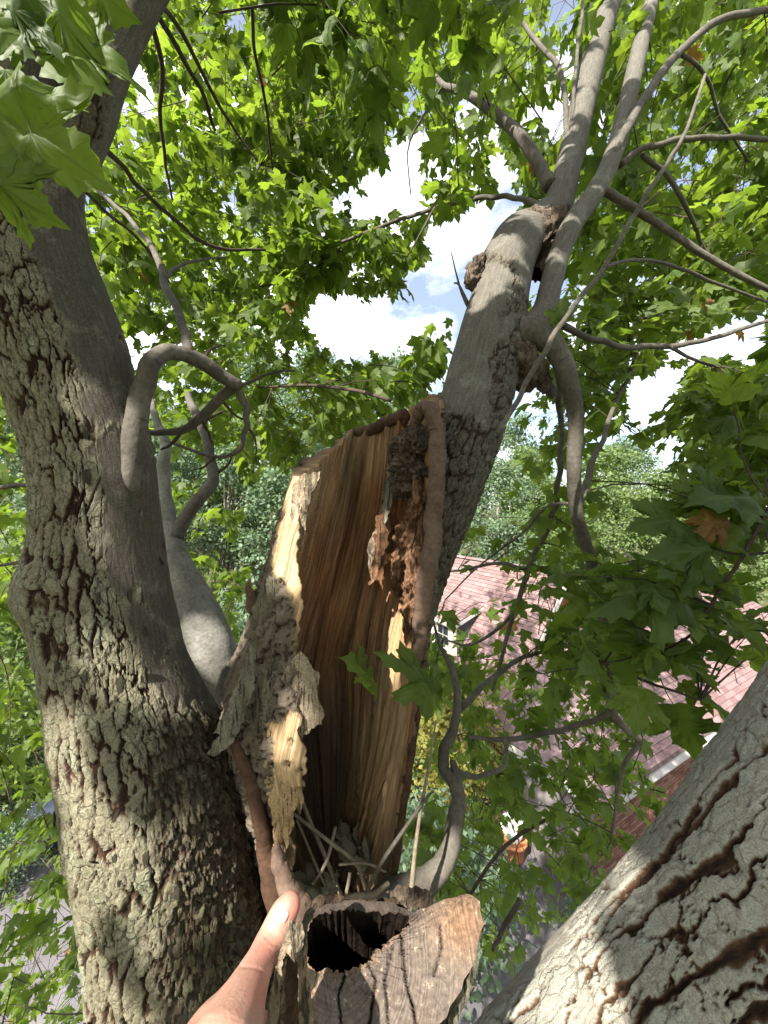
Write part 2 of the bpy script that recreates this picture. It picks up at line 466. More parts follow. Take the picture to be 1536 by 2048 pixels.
M['dry_leaf'] = simple('dry_leaf', (0.135, 0.125, 0.085), 0.8, 0.2, 0.35, 40, 0.001)
M['far_trunk'] = simple('far_trunk', (0.20, 0.18, 0.155), 0.9, 0.1, 0.4, 6, 0.02)
M['pink_twigs'] = simple('pinkish_dead_twigs', (0.34, 0.20, 0.17), 0.8, 0.2, 0.2)

# ------------------------------------------------------------------ ground and drive
def hill(x, y):
    r = sstep(17, 75, y) * (4.0 + 10.0 * sstep(18, -14, x)) + 6.0 * sstep(80, 220, np.hypot(x, y))
    return r
gx = np.concatenate([np.linspace(-600, -70, 14), np.linspace(-60, 60, 70), np.linspace(70, 600, 14)])
gy = np.concatenate([np.linspace(-600, -40, 14), np.linspace(-30, 110, 80), np.linspace(120, 600, 12)])
GX, GY = np.meshgrid(gx, gy)
GZ = hill(GX, GY) + 0.25 * (fbm(GX * 0.2 + 50, GY * 0.2 + 50, 3) - 0.5) * sstep(10, 16, np.hypot(GX, GY))
t = NT('forest_floor')
o_ = t.obj()
n1 = t.noise(o_, 0.6, 6, 0.65); n2 = t.noise(o_, 9, 6, 0.7)
c_ = t.ramp(n1, [(0.35, (0.045, 0.065, 0.02)), (0.5, (0.085, 0.08, 0.04)), (0.65, (0.06, 0.10, 0.028))])
c_ = t.mix(1.0, c_, t.mix(n2, (0.55, 0.55, 0.55), (1.5, 1.5, 1.5)), 'MULTIPLY')
M['floor'] = t.surf(c_, 0.95, 0.1, t.bump(n2, 0.06))
ground = mesh_np('ground', np.stack([GX, GY, GZ], -1).reshape(-1, 3), grid_faces(len(gy), len(gx), False), M['floor'])
tag(ground, 'leafy forest floor rising to a wooded hillside', kind='structure')

t = NT('drive_asphalt')
o_ = t.obj(); n1 = t.noise(o_, 1.2, 5); n2 = t.noise(o_, 60, 4, 0.7)
c_ = t.mix(n1, (0.10, 0.093, 0.098), (0.15, 0.14, 0.147))
c_ = t.mix(1.0, c_, t.mix(n2, (0.7, 0.7, 0.7), (1.25, 1.25, 1.25)), 'MULTIPLY')
M['drive'] = t.surf(c_, 0.85, 0.3, t.bump(n2, 0.006))
dx0 = np.array([(-14, 3.2), (-9.5, 4.2), (-3, 4.6), (3.0, 4.2), (5.0, 3.6), (9, 2.0), (9.5, 4.4), (4.5, 7.0), (2.9, 9.7), (1.0, 10.4), (-2, 10.0), (-6, 9.4), (-10, 9.0), (-15, 7.6)], float)
dr = mesh_np('driveway', np.column_stack([dx0, np.full(len(dx0), 0.135)]), np.arange(len(dx0))[None, :], M['drive'], smooth=False)
tag(dr, 'pale grey paved drive below the tree', kind='structure')

# ------------------------------------------------------------------ boxes
def box_vf(c, e1, e2, e3, s):
    """centre c, unit axes, full sizes s -> 8 verts, 6 quads"""
    c = np.asarray(c, float)
    v = []
    for k in (-1, 1):
        for j in (-1, 1):
            for i in (-1, 1):
                v.append(c + e1 * (i * s[0] / 2) + e2 * (j * s[1] / 2) + e3 * (k * s[2] / 2))
    f = np.array([(0, 2, 3, 1), (4, 5, 7, 6), (0, 1, 5, 4), (2, 6, 7, 3), (0, 4, 6, 2), (1, 3, 7, 5)])
    return np.array(v), f
def box(name, c, e1, e2, e3, s, mat, parent):
    v, f = box_vf(c, e1, e2, e3, s)
    return mesh_np(name, v, f, mat, parent, smooth=False)
def quadprism(name, pts, thick_dir, mat, parent):
    """polygon extruded by thick_dir"""
    p = np.asarray(pts, float); n = len(p); q = p + np.asarray(thick_dir)
    f4 = np.array([(i, (i + 1) % n, n + (i + 1) % n, n + i) for i in range(n)])
    return mesh_np(name, np.vstack([p, q]), [np.arange(n)[::-1][None, :], (np.arange(n) + n)[None, :], f4], mat, parent, smooth=False)
EZ = np.array([0, 0, 1.0])

t = NT('roof_shingle')
oi = t.n('ObjectInfo').outputs['Random']
rn = t.math('FRACT', t.math('ADD', t.attr('rnd'), oi))
n2 = t.noise(t.n('NewGeometry').outputs['Position'], 160, 3, 0.7)
c_ = t.ramp(rn, [(0.0, (0.165, 0.100, 0.096)), (0.45, (0.205, 0.132, 0.127)), (0.8, (0.235, 0.157, 0.150)), (1.0, (0.175, 0.122, 0.125))])
c_ = t.mix(1.0, c_, t.mix(n2, (0.7, 0.7, 0.7), (1.25, 1.25, 1.25)), 'MULTIPLY')
M['shingle'] = t.surf(c_, 0.9, 0.2, t.bump(n2, 0.004))
t = NT('brick')
rn = t.math('FRACT', t.math('ADD', t.attr('rnd'), t.n('ObjectInfo').outputs['Random']))
n2 = t.noise(t.n('NewGeometry').outputs['Position'], 60, 4, 0.7)
c_ = t.ramp(rn, [(0.0, (0.10, 0.046, 0.034)), (0.5, (0.155, 0.075, 0.054)), (1.0, (0.21, 0.12, 0.09))])
c_ = t.mix(1.0, c_, t.mix(n2, (0.7, 0.7, 0.7), (1.25, 1.25, 1.25)), 'MULTIPLY')
M['brick'] = t.surf(c_, 0.9, 0.2, t.bump(n2, 0.003))
M['mortar'] = simple('mortar', (0.36, 0.33, 0.29), 0.95, 0.1, 0.2, 30)
M['white_trim'] = simple('white_trim', (0.42, 0.40, 0.37), 0.5, 0.4, 0.05, 6)
M['underlay'] = simple('roof_underlay', (0.10, 0.07, 0.065), 0.9, 0.1, 0.2, 9)
M['render_wall'] = simple('grey_rendered_wall', (0.17, 0.15, 0.15), 0.9, 0.1, 0.15, 4)
M['shade_siding'] = simple('siding_painted_shade', (0.07, 0.07, 0.085), 0.8, 0.2, 0.1, 5)  # dormer cheeks: their shadow is put into the siding colour
M['siding'] = simple('cream_siding', (0.55, 0.50, 0.42), 0.7, 0.2, 0.08, 5)
M['orange_board'] = simple('stained_cedar_board', (0.40, 0.19, 0.08), 0.6, 0.3, 0.25, 12)
M['glass'] = simple('window_glass', (0.02, 0.025, 0.03), 0.05, 0.7, 0.1, 2)

def pieces(parent, name, boxes, mat, limit=290, jit=0.0):
    """boxes: list of (centre, e1, e2, e3, size); the ones that show largest become objects, the rest one mass"""
    C = np.array([b[0] for b in boxes]); px, py = proj(C)
    vis = (C[:, 1] > 0.5) & (px > -20) & (px < 1556) & (py > -20) & (py < 2068)
    sc = np.where(vis, np.array([b[4][0] * b[4][1] for b in boxes]) / np.maximum(C[:, 1], 0.1) ** 2, -1)
    order = np.argsort(-sc)
    shared = {}
    org = parent_origin(parent)
    for k in order[:limit]:
        c, e1, e2, e3, s = boxes[k]
        key = tuple(np.round(s, 3)) + tuple(np.round(np.concatenate([e1, e3]), 3))
        if key not in shared:
            v, f = box_vf((0, 0, 0), e1, e2, e3, s)
            o = mesh_np(name, v, f, mat, None, smooth=False)
            shared[key] = o.data; COL.objects.unlink(o); bpy.data.objects.remove(o)
        o = bpy.data.objects.new(name, shared[key]); o.location = tuple(np.asarray(c) - org)
        link(o, parent)
    rest = order[limit:]
    if len(rest):
        V = []; Fc = []; R = []
        for q, k in enumerate(rest):
            v, f = box_vf(*boxes[k]); V.append(v); Fc.append(f + 8 * q); R += [random.random()] * 8
        o = mesh_np(name + '_mass', np.vstack(V), np.vstack(Fc), mat, parent, smooth=False, attrs={'rnd': R})
        tag(o, kind='stuff')

def shingle_boxes(ridge0, along, L, down, W, nrm_, tab=0.32, expo=0.145):
    out = []
    for r in range(int(W / expo)):
        off = (r % 2) * tab * 0.5 + random.uniform(-0.05, 0.05)
        k = -1
        while True:
            k += 1
            a0 = max(0.0, k * tab - off); a1 = min(L, (k + 1) * tab - off)
            if a0 >= L: break
            if a1 - a0 < 0.05: continue
            wd = round(a1 - a0 - 0.012, 2)
            c = ridge0 + along * ((a0 + a1) / 2) + down * ((r + 0.5) * expo + 0.02) + nrm_ * (0.028 + random.choice([0, 0.003, 0.006]))
            dd = nrm(down + nrm_ * 0.055); nn = nrm(nrm_ - down * 0.055)
            out.append((c, along, dd, nn, (wd, expo - 0.012, 0.012)))
    return out

# ------------------------------------------------------------------ steep roofed house with the dormer
rA = P(880, 1106, 17.5); rB = P(1135, 1152, 11.76)
zr = H - 1.92
e1 = nrm(np.array([rB[0] - rA[0], rB[1] - rA[1], 0])); e2 = np.array([e1[1], -e1[0], 0.0])
if e2[0] > 0: e2 = -e2
B0 = np.array([rB[0], rB[1], zr]); LA = 10.2
R0 = B0 - e1 * LA
drop, run = 4.0, 2.7
down = nrm(e2 * run - EZ * drop); down2 = nrm(-e2 * run - EZ * drop)
WL = math.hypot(drop, run)
nA = nrm(np.cross(e1, down)); nA = nA if nA[2] > 0 else -nA
nA2 = nrm(np.cross(e1, down2)); nA2 = nA2 if nA2[2] > 0 else -nA2
house = empty('house', (float(B0[0] - e1[0] * 4), float(B0[1] - e1[1] * 4), 0.0))
tag(house, 'house with steep pinkish shingle roof and small dormer behind the hollow trunk', 'house')
rs = quadprism('roof', [R0, B0, B0 + down * WL, R0 + down * WL], nA * 0.02, M['underlay'], house)
rs2 = quadprism('roof', [R0, B0, B0 + down2 * WL, R0 + down2 * WL], nA2 * 0.03, M['shingle'], house)
pieces(rs, 'shingle', shingle_boxes(R0, e1, LA, down, WL, nA), M['shingle'], 290)
# ridge cap rolls
for k in range(34):
    c = B0 - e1 * (0.15 + k * 0.30)
    v = []; 
    for s in (-1, 1):
        for a in np.linspace(-1.25, 1.25, 7):
            v.append(c + e1 * (s * 0.16) + (e2 * math.sin(a) * 0.13 + EZ * (math.cos(a) * 0.10 - 0.02 + (0.012 if s < 0 else 0))))
    f = np.array([(i, i + 1, i + 8, i + 7) for i in range(6)])
    mesh_np('ridge_cap', np.array(v), f, M['shingle'], rs, smooth=True)
# rake boards, gable wall, long walls
quadprism('rake_board', [B0 - EZ * 0.02, B0 + down * WL - EZ * 0.02, B0 + down * WL - EZ * 0.24, B0 - EZ * 0.30], e1 * 0.035, M['white_trim'], house)
quadprism('rake_board', [B0 - EZ * 0.02, B0 + down2 * WL - EZ * 0.02, B0 + down2 * WL - EZ * 0.24, B0 - EZ * 0.30], e1 * 0.034, M['white_trim'], house)
gw = B0 - e1 * 0.35
quadprism('gable_wall', [gw - EZ * 0.15, gw + e2 * (run - 0.15) - EZ * (drop - 0.05), gw + e2 * (run - 0.15) - EZ * zr,
                         gw - e2 * (run - 0.15) - EZ * zr, gw - e2 * (run - 0.15) - EZ * (drop - 0.05)], -e1 * 0.2, M['orange_board'], house)
for s in (1, -1):
    box('wall', gw + e2 * (s * (run - 0.27)) - e1 * (LA / 2) - EZ * zr + EZ * ((zr - drop) / 2), e1, e2, EZ, (LA - 0.5, 0.2, zr - drop), M['siding'], house)
# dormer: find where pixel (905,1240) meets the roof plane
def hit_plane(px, py, p0, n):
    d = P(px, py, 1.0) - np.array([0, 0, H]); o = np.array([0, 0, H])
    return o + d * (np.dot(p0 - o, n) / np.dot(d, n))
dm = hit_plane(905, 1268, B0, nA)
dorm = empty('dormer', tuple(dm - np.array(house.location))); dorm.parent = house
dw, dh = 1.5, 1.15
base = dm - e2 * 0.05
for s in (1, -1):
    v = [base + e1 * s * dw / 2 - EZ * 0.6 + e2 * 0.45, base + e1 * s * dw / 2 + EZ * dh * 0.62 + e2 * 0.45, base + e1 * s * dw / 2 + EZ * dh * 0.62 - e2 * 0.75]
    quadprism('cheek_wall', v, -e1 * s * 0.04, M['shade_siding'], dorm)
box('front_wall', base + e2 * 0.43 + EZ * 0.0, e1, e2, EZ, (dw, 0.05, dh * 1.25), M['siding'], dorm)
wn = box('window', base + e2 * 0.462 + EZ * 0.05, e1, e2, EZ, (0.7, 0.03, 0.75), M['white_trim'], dorm)
for sx in (-1, 1):
    for sz in (-1, 1):
        box('pane', base + e2 * 0.480 + EZ * (0.05 + sz * 0.165) + e1 * sx * 0.155, e1, e2, EZ, (0.27, 0.012, 0.29), M['glass'], wn)
dn = nrm(e2 * 0.95 - EZ * 0.36); dnn = nrm(np.cross(e1, dn)); dnn = dnn if dnn[2] > 0 else -dnn
dtop = base - e2 * 0.75 + EZ * (dh * 0.62 + 0.44)
drf = quadprism('dormer_roof', [dtop - e1 * (dw / 2 + .12), dtop + e1 * (dw / 2 + .12), dtop + e1 * (dw / 2 + .12) + dn * 1.5, dtop - e1 * (dw / 2 + .12) + dn * 1.5], -dnn * 0.03, M['underlay'], dorm)
sb = shingle_boxes(dtop - e1 * (dw / 2 + .12) - dnn * 0.02, e1, dw + .24, dn, 1.5, dnn)
V = []; Fc = []; Rr = []
for q, b in enumerate(sb):
    v, f = box_vf(*b); V.append(v); Fc.append(f + 8 * q); Rr += [random.random()] * 8
tag(mesh_np('shingle_mass', np.vstack(V), np.vstack(Fc), M['shingle'], dorm, smooth=False, attrs={'rnd': Rr}), kind='stuff')
box('dormer_fascia', dtop + dn * 1.50 - EZ * 0.06, e1, e2, EZ, (dw + .27, 0.04, 0.13), M['white_trim'], dorm)
for s in (1, -1):
    box('dormer_fascia', dtop + e1 * s * (dw / 2 + .135) + dn * 0.75 - dnn * 0.07, dn, e1, dnn, (1.5, 0.028, 0.10), M['white_trim'], dorm)

# ------------------------------------------------------------------ brick house on the right
g1 = nrm(np.array([0.86, 0.51, 0.0])); g2 = np.array([-0.51, 0.86, 0.0]); g2 = nrm(g2)
E0 = np.array([4.51, 7.34, H - 5.4]) - g1 * 0.5
LB = 13.5; runB, riseB = 2.4, 2.64; runR = 0.9
WB = math.hypot(runB, riseB)
top0 = E0 + g2 * runB + EZ * riseB
dB = nrm(-g2 * runB - EZ * riseB); nB = nrm(np.cross(g1, dB)); nB = nB if nB[2] > 0 else -nB
WR = math.hypot(runR, riseB)
dB2 = nrm(g2 * runR - EZ * riseB); nB2 = nrm(np.cross(g1, dB2)); nB2 = nB2 if nB2[2] > 0 else -nB2
hb = empty('house', tuple((E0 + g1 * 5 + g2 * 2) * np.array([1, 1, 0])))
tag(hb, 'brick house with pink shingle roof and white gutter at the right', 'house')
HIP = 3.6
ro = quadprism('roof', [top0 + g1 * HIP, top0 + g1 * LB, E0 + g1 * LB, E0], nB * 0.02, M['underlay'], hb)
quadprism('roof', [top0 + g1 * HIP, top0 + g1 * LB, top0 + g1 * LB + dB2 * WR, top0 + dB2 * WR], nB2 * 0.03, M['shingle'], hb)
hb_ = [b for b in shingle_boxes(top0, g1, LB, dB, WB, nB) if np.dot(b[0] - top0, g1) - b[4][0] / 2 > HIP * (1 - np.dot(b[0] - top0, dB) / WB) - .12]
pieces(ro, 'shingle', hb_, M['shingle'], 290)
E1 = top0 + dB2 * WR
hipn = nrm(np.cross(top0 + g1 * HIP - E0, E1 - E0)); hipn = hipn if hipn[2] > 0 else -hipn
hp_ = quadprism('roof', [E0, top0 + g1 * HIP, E1], hipn * 0.03, M['shingle'], hb)
for k in range(9):
    for hc0, hc1 in ((E0, top0 + g1 * HIP), (E1, top0 + g1 * HIP)):
        a_ = nrm(hc1 - hc0); f_ = (k + .5) / 9
        box('hip_cap', hc0 + (hc1 - hc0) * f_ + EZ * .05, a_, nrm(np.cross(EZ, a_)), nrm(np.cross(a_, nrm(np.cross(EZ, a_)))), (np.linalg.norm(hc1 - hc0) / 9 - .01, .22, .03), M['shingle'], ro)
box('fascia', (E0 + E1) / 2 - EZ * .11 - g1 * .02, g2, g1, EZ, (runB + runR, .03, .20), M['white_trim'], hb)
# gutter: half round channel on a fascia
gp = []
for s in (0.0, LB):
    for a in np.linspace(0, math.pi, 7):
        gp.append(E0 + g1 * s - g2 * (0.07 + 0.06 * math.cos(a)) - EZ * (0.03 + 0.075 * math.sin(a)))
mesh_np('gutter', np.array(gp), np.array([(i, i + 1, i + 8, i + 7) for i in range(6)]), M['white_trim'], hb)
box('fascia', E0 + g1 * LB / 2 + g2 * 0.02 - EZ * 0.10, g1, g2, EZ, (LB, 0.03, 0.20), M['white_trim'], hb)
box('soffit', E0 + g1 * LB / 2 + g2 * 0.20 - EZ * 0.19, g1, g2, EZ, (LB, 0.34, 0.02), M['white_trim'], hb)
wz = E0[2] - 0.2
wall = box('wall', E0 + g1 * (LB / 2 + 0.15) + g2 * 0.47 + EZ * (wz / 2 - E0[2]), g1, g2, EZ, (LB - 0.4, 0.2, wz), M['mortar'], hb)
bl = []
nrow = int(wz / 0.077)
for r in range(nrow):
    z = wz - 0.04 - r * 0.077
    if z < wz - 1.7: break
    k = 0
    a = 0.35 - (r % 2) * 0.11
    while a < 4.6:
        bl.append((E0 * np.array([1, 1, 0]) + EZ * z + g1 * (a + 0.104) + g2 * (0.355 + random.choice([0, .003])), g1, g2, EZ, (0.208, 0.04, 0.064)))
        a += 0.22
bl = [(b[0], b[1], b[3], b[2], (b[4][0], b[4][2], b[4][1])) for b in bl]
pieces(wall, 'brick', bl, M['brick'], 290)
box('wall', E0 + g1 * .42 + g2 * (runB + runR) / 2 + EZ * (wz / 2 - E0[2]), g2, g1, EZ, (runB + runR - .76, .15, wz), M['render_wall'], hb)
box('wall', E0 + g1 * (LB / 2) + g2 * (runB + runR - 0.45) + EZ * (wz / 2 - E0[2]), g1, g2, EZ, (LB - 0.4, 0.15, wz), M['brick'], hb)
for a in (5.6, 8.6):
    w_ = box('window', E0 * np.array([1, 1, 0]) + g1 * a + g2 * 0.355 + EZ * 1.35, g1, g2, EZ, (1.1, 0.05, 1.3), M['white_trim'], hb)
    for sx in (-1, 1):
        for sz in (-1, 1):
            box('pane', E0 * np.array([1, 1, 0]) + g1 * (a + sx * 0.26) + g2 * 0.325 + EZ * (1.35 + sz * 0.30), g1, g2, EZ, (0.46, 0.015, 0.54), M['glass'], w_)

# ------------------------------------------------------------------ car behind the trunk, planter on the drive
M['car_paint'] = simple('dark_blue_car_paint', (0.020, 0.024, 0.045), 0.25, 0.6, 0.05, 3, **{'Coat Weight': 1.0})
M['tyre'] = simple('tyre_rubber', (0.02, 0.02, 0.02), 0.8, 0.2)
M['chrome'] = simple('bright_metal', (0.72, 0.74, 0.78), 0.18, 0.5, 0.04, 4, Metallic=0.9)
M['lamp_red'] = simple('red_lamp_lens', (0.45, 0.02, 0.02), 0.15, 0.6)
def make_car(loc, rz):
    car = empty('parked_car', loc, rz)
    tag(car, 'dark blue car with bright trim parked behind the left trunk', 'car')
    prof = np.array([(-2.2, .38), (-2.25, .62), (-2.18, .88), (-1.55, .97), (-1.0, 1.02), (-.35, 1.40), (.35, 1.46), (1.15, 1.42), (1.75, 1.08), (2.15, 1.02), (2.22, .72), (2.18, .38)])
    sec = [(-.86, .94), (-.89, 1.0), (-.80, 1.0), (-.4, 1.02), (.4, 1.02), (.80, 1.0), (.89, 1.0), (.86, .94)]
    V = []
    xs = np.linspace(-2.22, 2.20, 46)
    top = np.interp(xs, prof[1:-1, 0], prof[1:-1, 1])
    belt = np.minimum(top, 0.93 + 0.03 * xs / 2.2)
    for x, tz, bz in zip(xs, top, belt):
        w = 0.89 * (1 - 0.10 * abs(x / 2.22) ** 4); wt_ = 0.66 if tz > bz + .1 else w * 0.93
        arch = 0.0
        for wx in (-1.38, 1.36):
            dd = abs(x - wx)
            if dd < .37: arch = max(arch, math.sqrt(.37 ** 2 - dd ** 2))
        lo = 0.24 + arch * 0.95
        V += [(x, -w * .95, lo), (x, -w, max(lo + .02, .55)), (x, -w * .99, max(lo + .03, bz - .08)), (x, -w * .93, bz), (x, -wt_, tz - .03 if tz > bz + .1 else tz), (x, -wt_ * .6, tz), (x, 0, tz + .015),
              (x, wt_ * .6, tz), (x, wt_, tz - .03 if tz > bz + .1 else tz), (x, w * .93, bz), (x, w * .99, max(lo + .03, bz - .08)), (x, w, max(lo + .02, .55)), (x, w * .95, lo)]
    V = np.array(V); nu = 13
    R = np.array([[math.cos(rz), -math.sin(rz), 0], [math.sin(rz), math.cos(rz), 0], [0, 0, 1]])
    cap = [np.arange(nu)[None, ::-1], (np.arange(nu) + nu * 45)[None, :]]
    body = mesh_np('body', V, [grid_faces(46, nu, False)] + cap, M['car_paint'], car, rel=False)
    for sy in (-1, 1):
        for x0, x1 in ((-.72, .30), (.36, 1.30)):
            v = [(x0 + (.28 if x0 < 0 else 0), sy * .79, .99), (x1, sy * .79, 1.0), (x1 - (.0 if x0 < 0 else .1), sy * .675, 1.34), (x0 + (.50 if x0 < 0 else 0), sy * .675, 1.34)]
            v = np.array(v); v2 = v + np.array([0, sy * .03, .015])
            mesh_np('side_window', np.vstack([v2, v]), [np.array([[0, 1, 2, 3]]), np.array([(i, (i + 1) % 4, 4 + (i + 1) % 4, 4 + i) for i in range(4)])], M['glass'], car, smooth=False, rel=False)
        for x0, x1 in ((-.85, .31), (.35, 1.35)):
            v, f = box_vf(((x0 + x1) / 2, sy * .897, .86), np.array([1., 0, 0]), np.array([0, 1., 0]), EZ, (x1 - x0 - .1, .012, .03))
            mesh_np('trim_strip', v, f, M['chrome'], car, smooth=False, rel=False)
    for x, mt, nm in ((-2.20, M['chrome'], 'headlight'), (2.17, M['lamp_red'], 'tail_light')):
        for sy in (-1, 1):
            v, f = box_vf((x, sy * .64, .76), np.array([1., 0, 0]), np.array([0, 1., 0]), EZ, (.10, .34, .14)); mesh_np(nm, v, f, mt, car, rel=False)
        v, f = box_vf((x, 0, .47), np.array([1., 0, 0]), np.array([0, 1., 0]), EZ, (.14, 1.6, .16)); mesh_np('bumper', v, f, M['chrome'], car, rel=False)
    for x in (-1.38, 1.36):
        for sy in (-1, 1):
            wv = []; n = 28
            for a in np.linspace(0, 2 * math.pi, n, endpoint=False):
                for rr, yy in ((.20, .07), (.30, .10), (.325, .06), (.325, -.06), (.30, -.10)):
                    wv.append((x + rr * math.cos(a), sy * (.78 + yy * .9), .335 + rr * math.sin(a)))
            ff = []
            for i in range(n):
                for j in range(4): ff.append((i * 5 + j, ((i + 1) % n) * 5 + j, ((i + 1) % n) * 5 + j + 1, i * 5 + j + 1))
            wh = empty('wheel', (x, sy * .78, .335)); wh.parent = car
            mesh_np('tyre', np.array(wv) - np.array(wh.location), np.array(ff), M['tyre'], wh, rel=False)
            rv = [(0, sy * .05, 0)]; rf = []
            for i in range(20):
                a = i / 20 * 2 * math.pi; rr = .20 if i % 4 else .185
                rv += [(rr * math.cos(a), sy * .065, rr * math.sin(a)), (.09 * math.cos(a), sy * .09, .09 * math.sin(a))]
            for i in range(20):
                j = (i + 1) % 20
                rf.append((1 + 2 * i, 1 + 2 * j, 2 + 2 * j, 2 + 2 * i))
            mesh_np('rim', np.array(rv), [np.array(rf), np.array([(0, 2 + 2 * i, 2 + 2 * ((i + 1) % 20)) for i in range(20)])], M['chrome'], wh, rel=False)
    return car
make_car((-6.15, 9.2, 0.14), math.radians(-18))

M['terracotta'] = simple('terracotta', (0.52, 0.22, 0.10), 0.85, 0.2, 0.2, 20)
M['white_glaze'] = simple('white_glaze', (0.80, 0.80, 0.78), 0.4, 0.4, 0.05)
def lathe(prof, n=28):
    prof = np.array(prof); a = np.linspace(0, 2 * math.pi, n, endpoint=False)
    V = np.stack([prof[:, None, 0] * np.cos(a), prof[:, None, 0] * np.sin(a), np.repeat(prof[:, 1:2], n, 1)], -1).reshape(-1, 3)
    return V, grid_faces(len(prof), n)
pl = empty('planter', (2.95, 8.75, 0.139))
tag(pl, 'terracotta pot with a white bowl on top, standing on the drive', 'planter')
v, f = lathe([(0.0, 0), (.20, 0), (.23, .05), (.27, .36), (.30, .37), (.30, .44), (.26, .44), (.25, .40), (0, .39)]); mesh_np('pot', v, f, M['terracotta'], pl, rel=False)
v, f = lathe([(0.0, .40), (.14, .40), (.16, .46), (.28, .70), (.30, .80), (.27, .80), (.24, .70), (0, .62)]); mesh_np('bowl', v, f, M['white_glaze'], pl, rel=False)
# ------------------------------------------------------------------ the maple
tree = empty('maple_tree', (-0.15, 0.75, 0.0))
tag(tree, 'old multi-stemmed maple with a hollow split trunk, filling the foreground', 'tree')
BR = []          # branch centre points, for hanging twigs on

def frames_transport(c):
    tn = nrm(np.gradient(c, axis=0))
    n0 = np.cross(tn[0], [0.3, 0.9, 0.2]); n0 /= np.linalg.norm(n0)
    N = [n0]
    for k in range(1, len(c)):
        n_ = N[-1] - tn[k] * np.dot(N[-1], tn[k]); N.append(n_ / np.linalg.norm(n_))
    N = np.array(N)
    return tn, N, np.cross(tn, N)

def tube_vf(c, r, nu, rough=0.0, seed=1):
    tn, N, B = frames_transport(c)
    m = len(c); a = np.linspace(0, 2 * np.pi, nu, endpoint=False)
    s = np.concatenate([[0], np.cumsum(np.linalg.norm(np.diff(c, axis=0), axis=1))])
    rr = np.repeat(r[:, None], nu, 1)
    if rough:
        U, S = np.meshgrid(np.arange(nu) / nu * 4, s / max(r.mean(), 1e-4) * 0.10)
        rr = rr * (1 + rough * (fbm(U, S, seed, 3, 4) - 0.5) * 1.3 + rough * .35 * (vn(U * 4, S * 5, seed + 3, 16) - .5))
    V = c[:, None] + rr[..., None] * (np.cos(a)[None, :, None] * N[:, None] + np.sin(a)[None, :, None] * B[:, None])
    uv = np.stack(np.meshgrid(a / (2 * np.pi) * 2 * np.pi * r.mean(), s), -1).reshape(-1, 2)
    V = V.reshape(-1, 3)
    f = [grid_faces(m, nu), (np.arange(nu)[::-1])[None, :], (np.arange(nu) + (m - 1) * nu)[None, :]]
    return V, f, uv

def branch(pts, name='branch', mat='branch', nu=14, seg=7, rough=0.10, parent=None, rec=True):
    """pts: (px, py, distance, width in px)"""
    ctl = np.array([list(P(x, y, d)) + [w / 2 / F * d] for x, y, d, w in pts])
    k = cr(ctl, seg * (len(pts) - 1) + 1)
    k[:, 3] = np.maximum(k[:, 3], 0.0006)
    c = k[:, :3].copy()
    sd = random.randrange(999)
    wob = np.stack([fbm(np.arange(len(c)) * 0.16, np.full(len(c), i * 7.7), sd) - 0.5 for i in range(3)], -1)
    c[1:-1] += wob[1:-1] * np.minimum(k[1:-1, 3:4] * 0.8, .012)
    if k[:, 3].max() < .014 and name == 'branch':
        kn = np.stack([vn(np.arange(len(c)) * 0.42, np.full(len(c), i * 3.3), sd + 5) - 0.5 for i in range(3)], -1)
        c[1:-1] += kn[1:-1] * np.minimum(k[1:-1, 3:4] * 1.1, .010)
    V, f, uv = tube_vf(c, k[:, 3], nu, rough, sd)
    if rec: BR.append(np.column_stack([c, k[:, 3]]))
    return mesh_np(name, V, f, M[mat], parent or tree, uv=uv)

def big_limb(pts, name, mat, nu, nv, fn, parent=None, front=0.45, shrink=1.0):
    """dense tube whose bark relief is real geometry; fn -> (displacement, attrs)"""
    ctl = np.array([list(P(x, y, d)) + [w / 2 / F * d * shrink] for x, y, d, w in pts])
    k = cr(ctl, nv)
    # even spacing along the length
    s = np.concatenate([[0], np.cumsum(np.linalg.norm(np.diff(k[:, :3], axis=0), axis=1))])
    si = np.linspace(0, s[-1], nv)
    k = np.stack([np.interp(si, s, k[:, i]) for i in range(4)], -1)
    c, r = k[:, :3], k[:, 3]
    tn = nrm(np.gradient(c, axis=0))
    away = nrm(c - np.array([0, 0, H]))
    N = nrm(away - tn * np.sum(away * tn, 1, keepdims=True)); B = np.cross(tn, N)
    tt = np.arange(nu) / nu
    a = 2 * np.pi * tt + front * np.sin(2 * np.pi * tt)
    D = np.cos(a)[None, :, None] * N[:, None] + np.sin(a)[None, :, None] * B[:, None]
    base = c[:, None] + r[:, None, None] * D
    U = np.repeat((a / (2 * np.pi))[None], nv, 0); Vv = np.repeat(si[:, None], nu, 1)
    px, py = proj(base)
    disp, attrs = fn(U, Vv, 2 * np.pi * r.mean(), px, py, r)
    X = base + disp[..., None] * D
    uv = np.stack([U * 2 * np.pi * r.mean(), Vv], -1).reshape(-1, 2)
    BR.append(np.column_stack([c, r])[::8])
    return mesh_np(name, X.reshape(-1, 3), grid_faces(nv, nu), M[mat], parent or tree, attrs={q: v.ravel() for q, v in attrs.items()}, uv=uv)

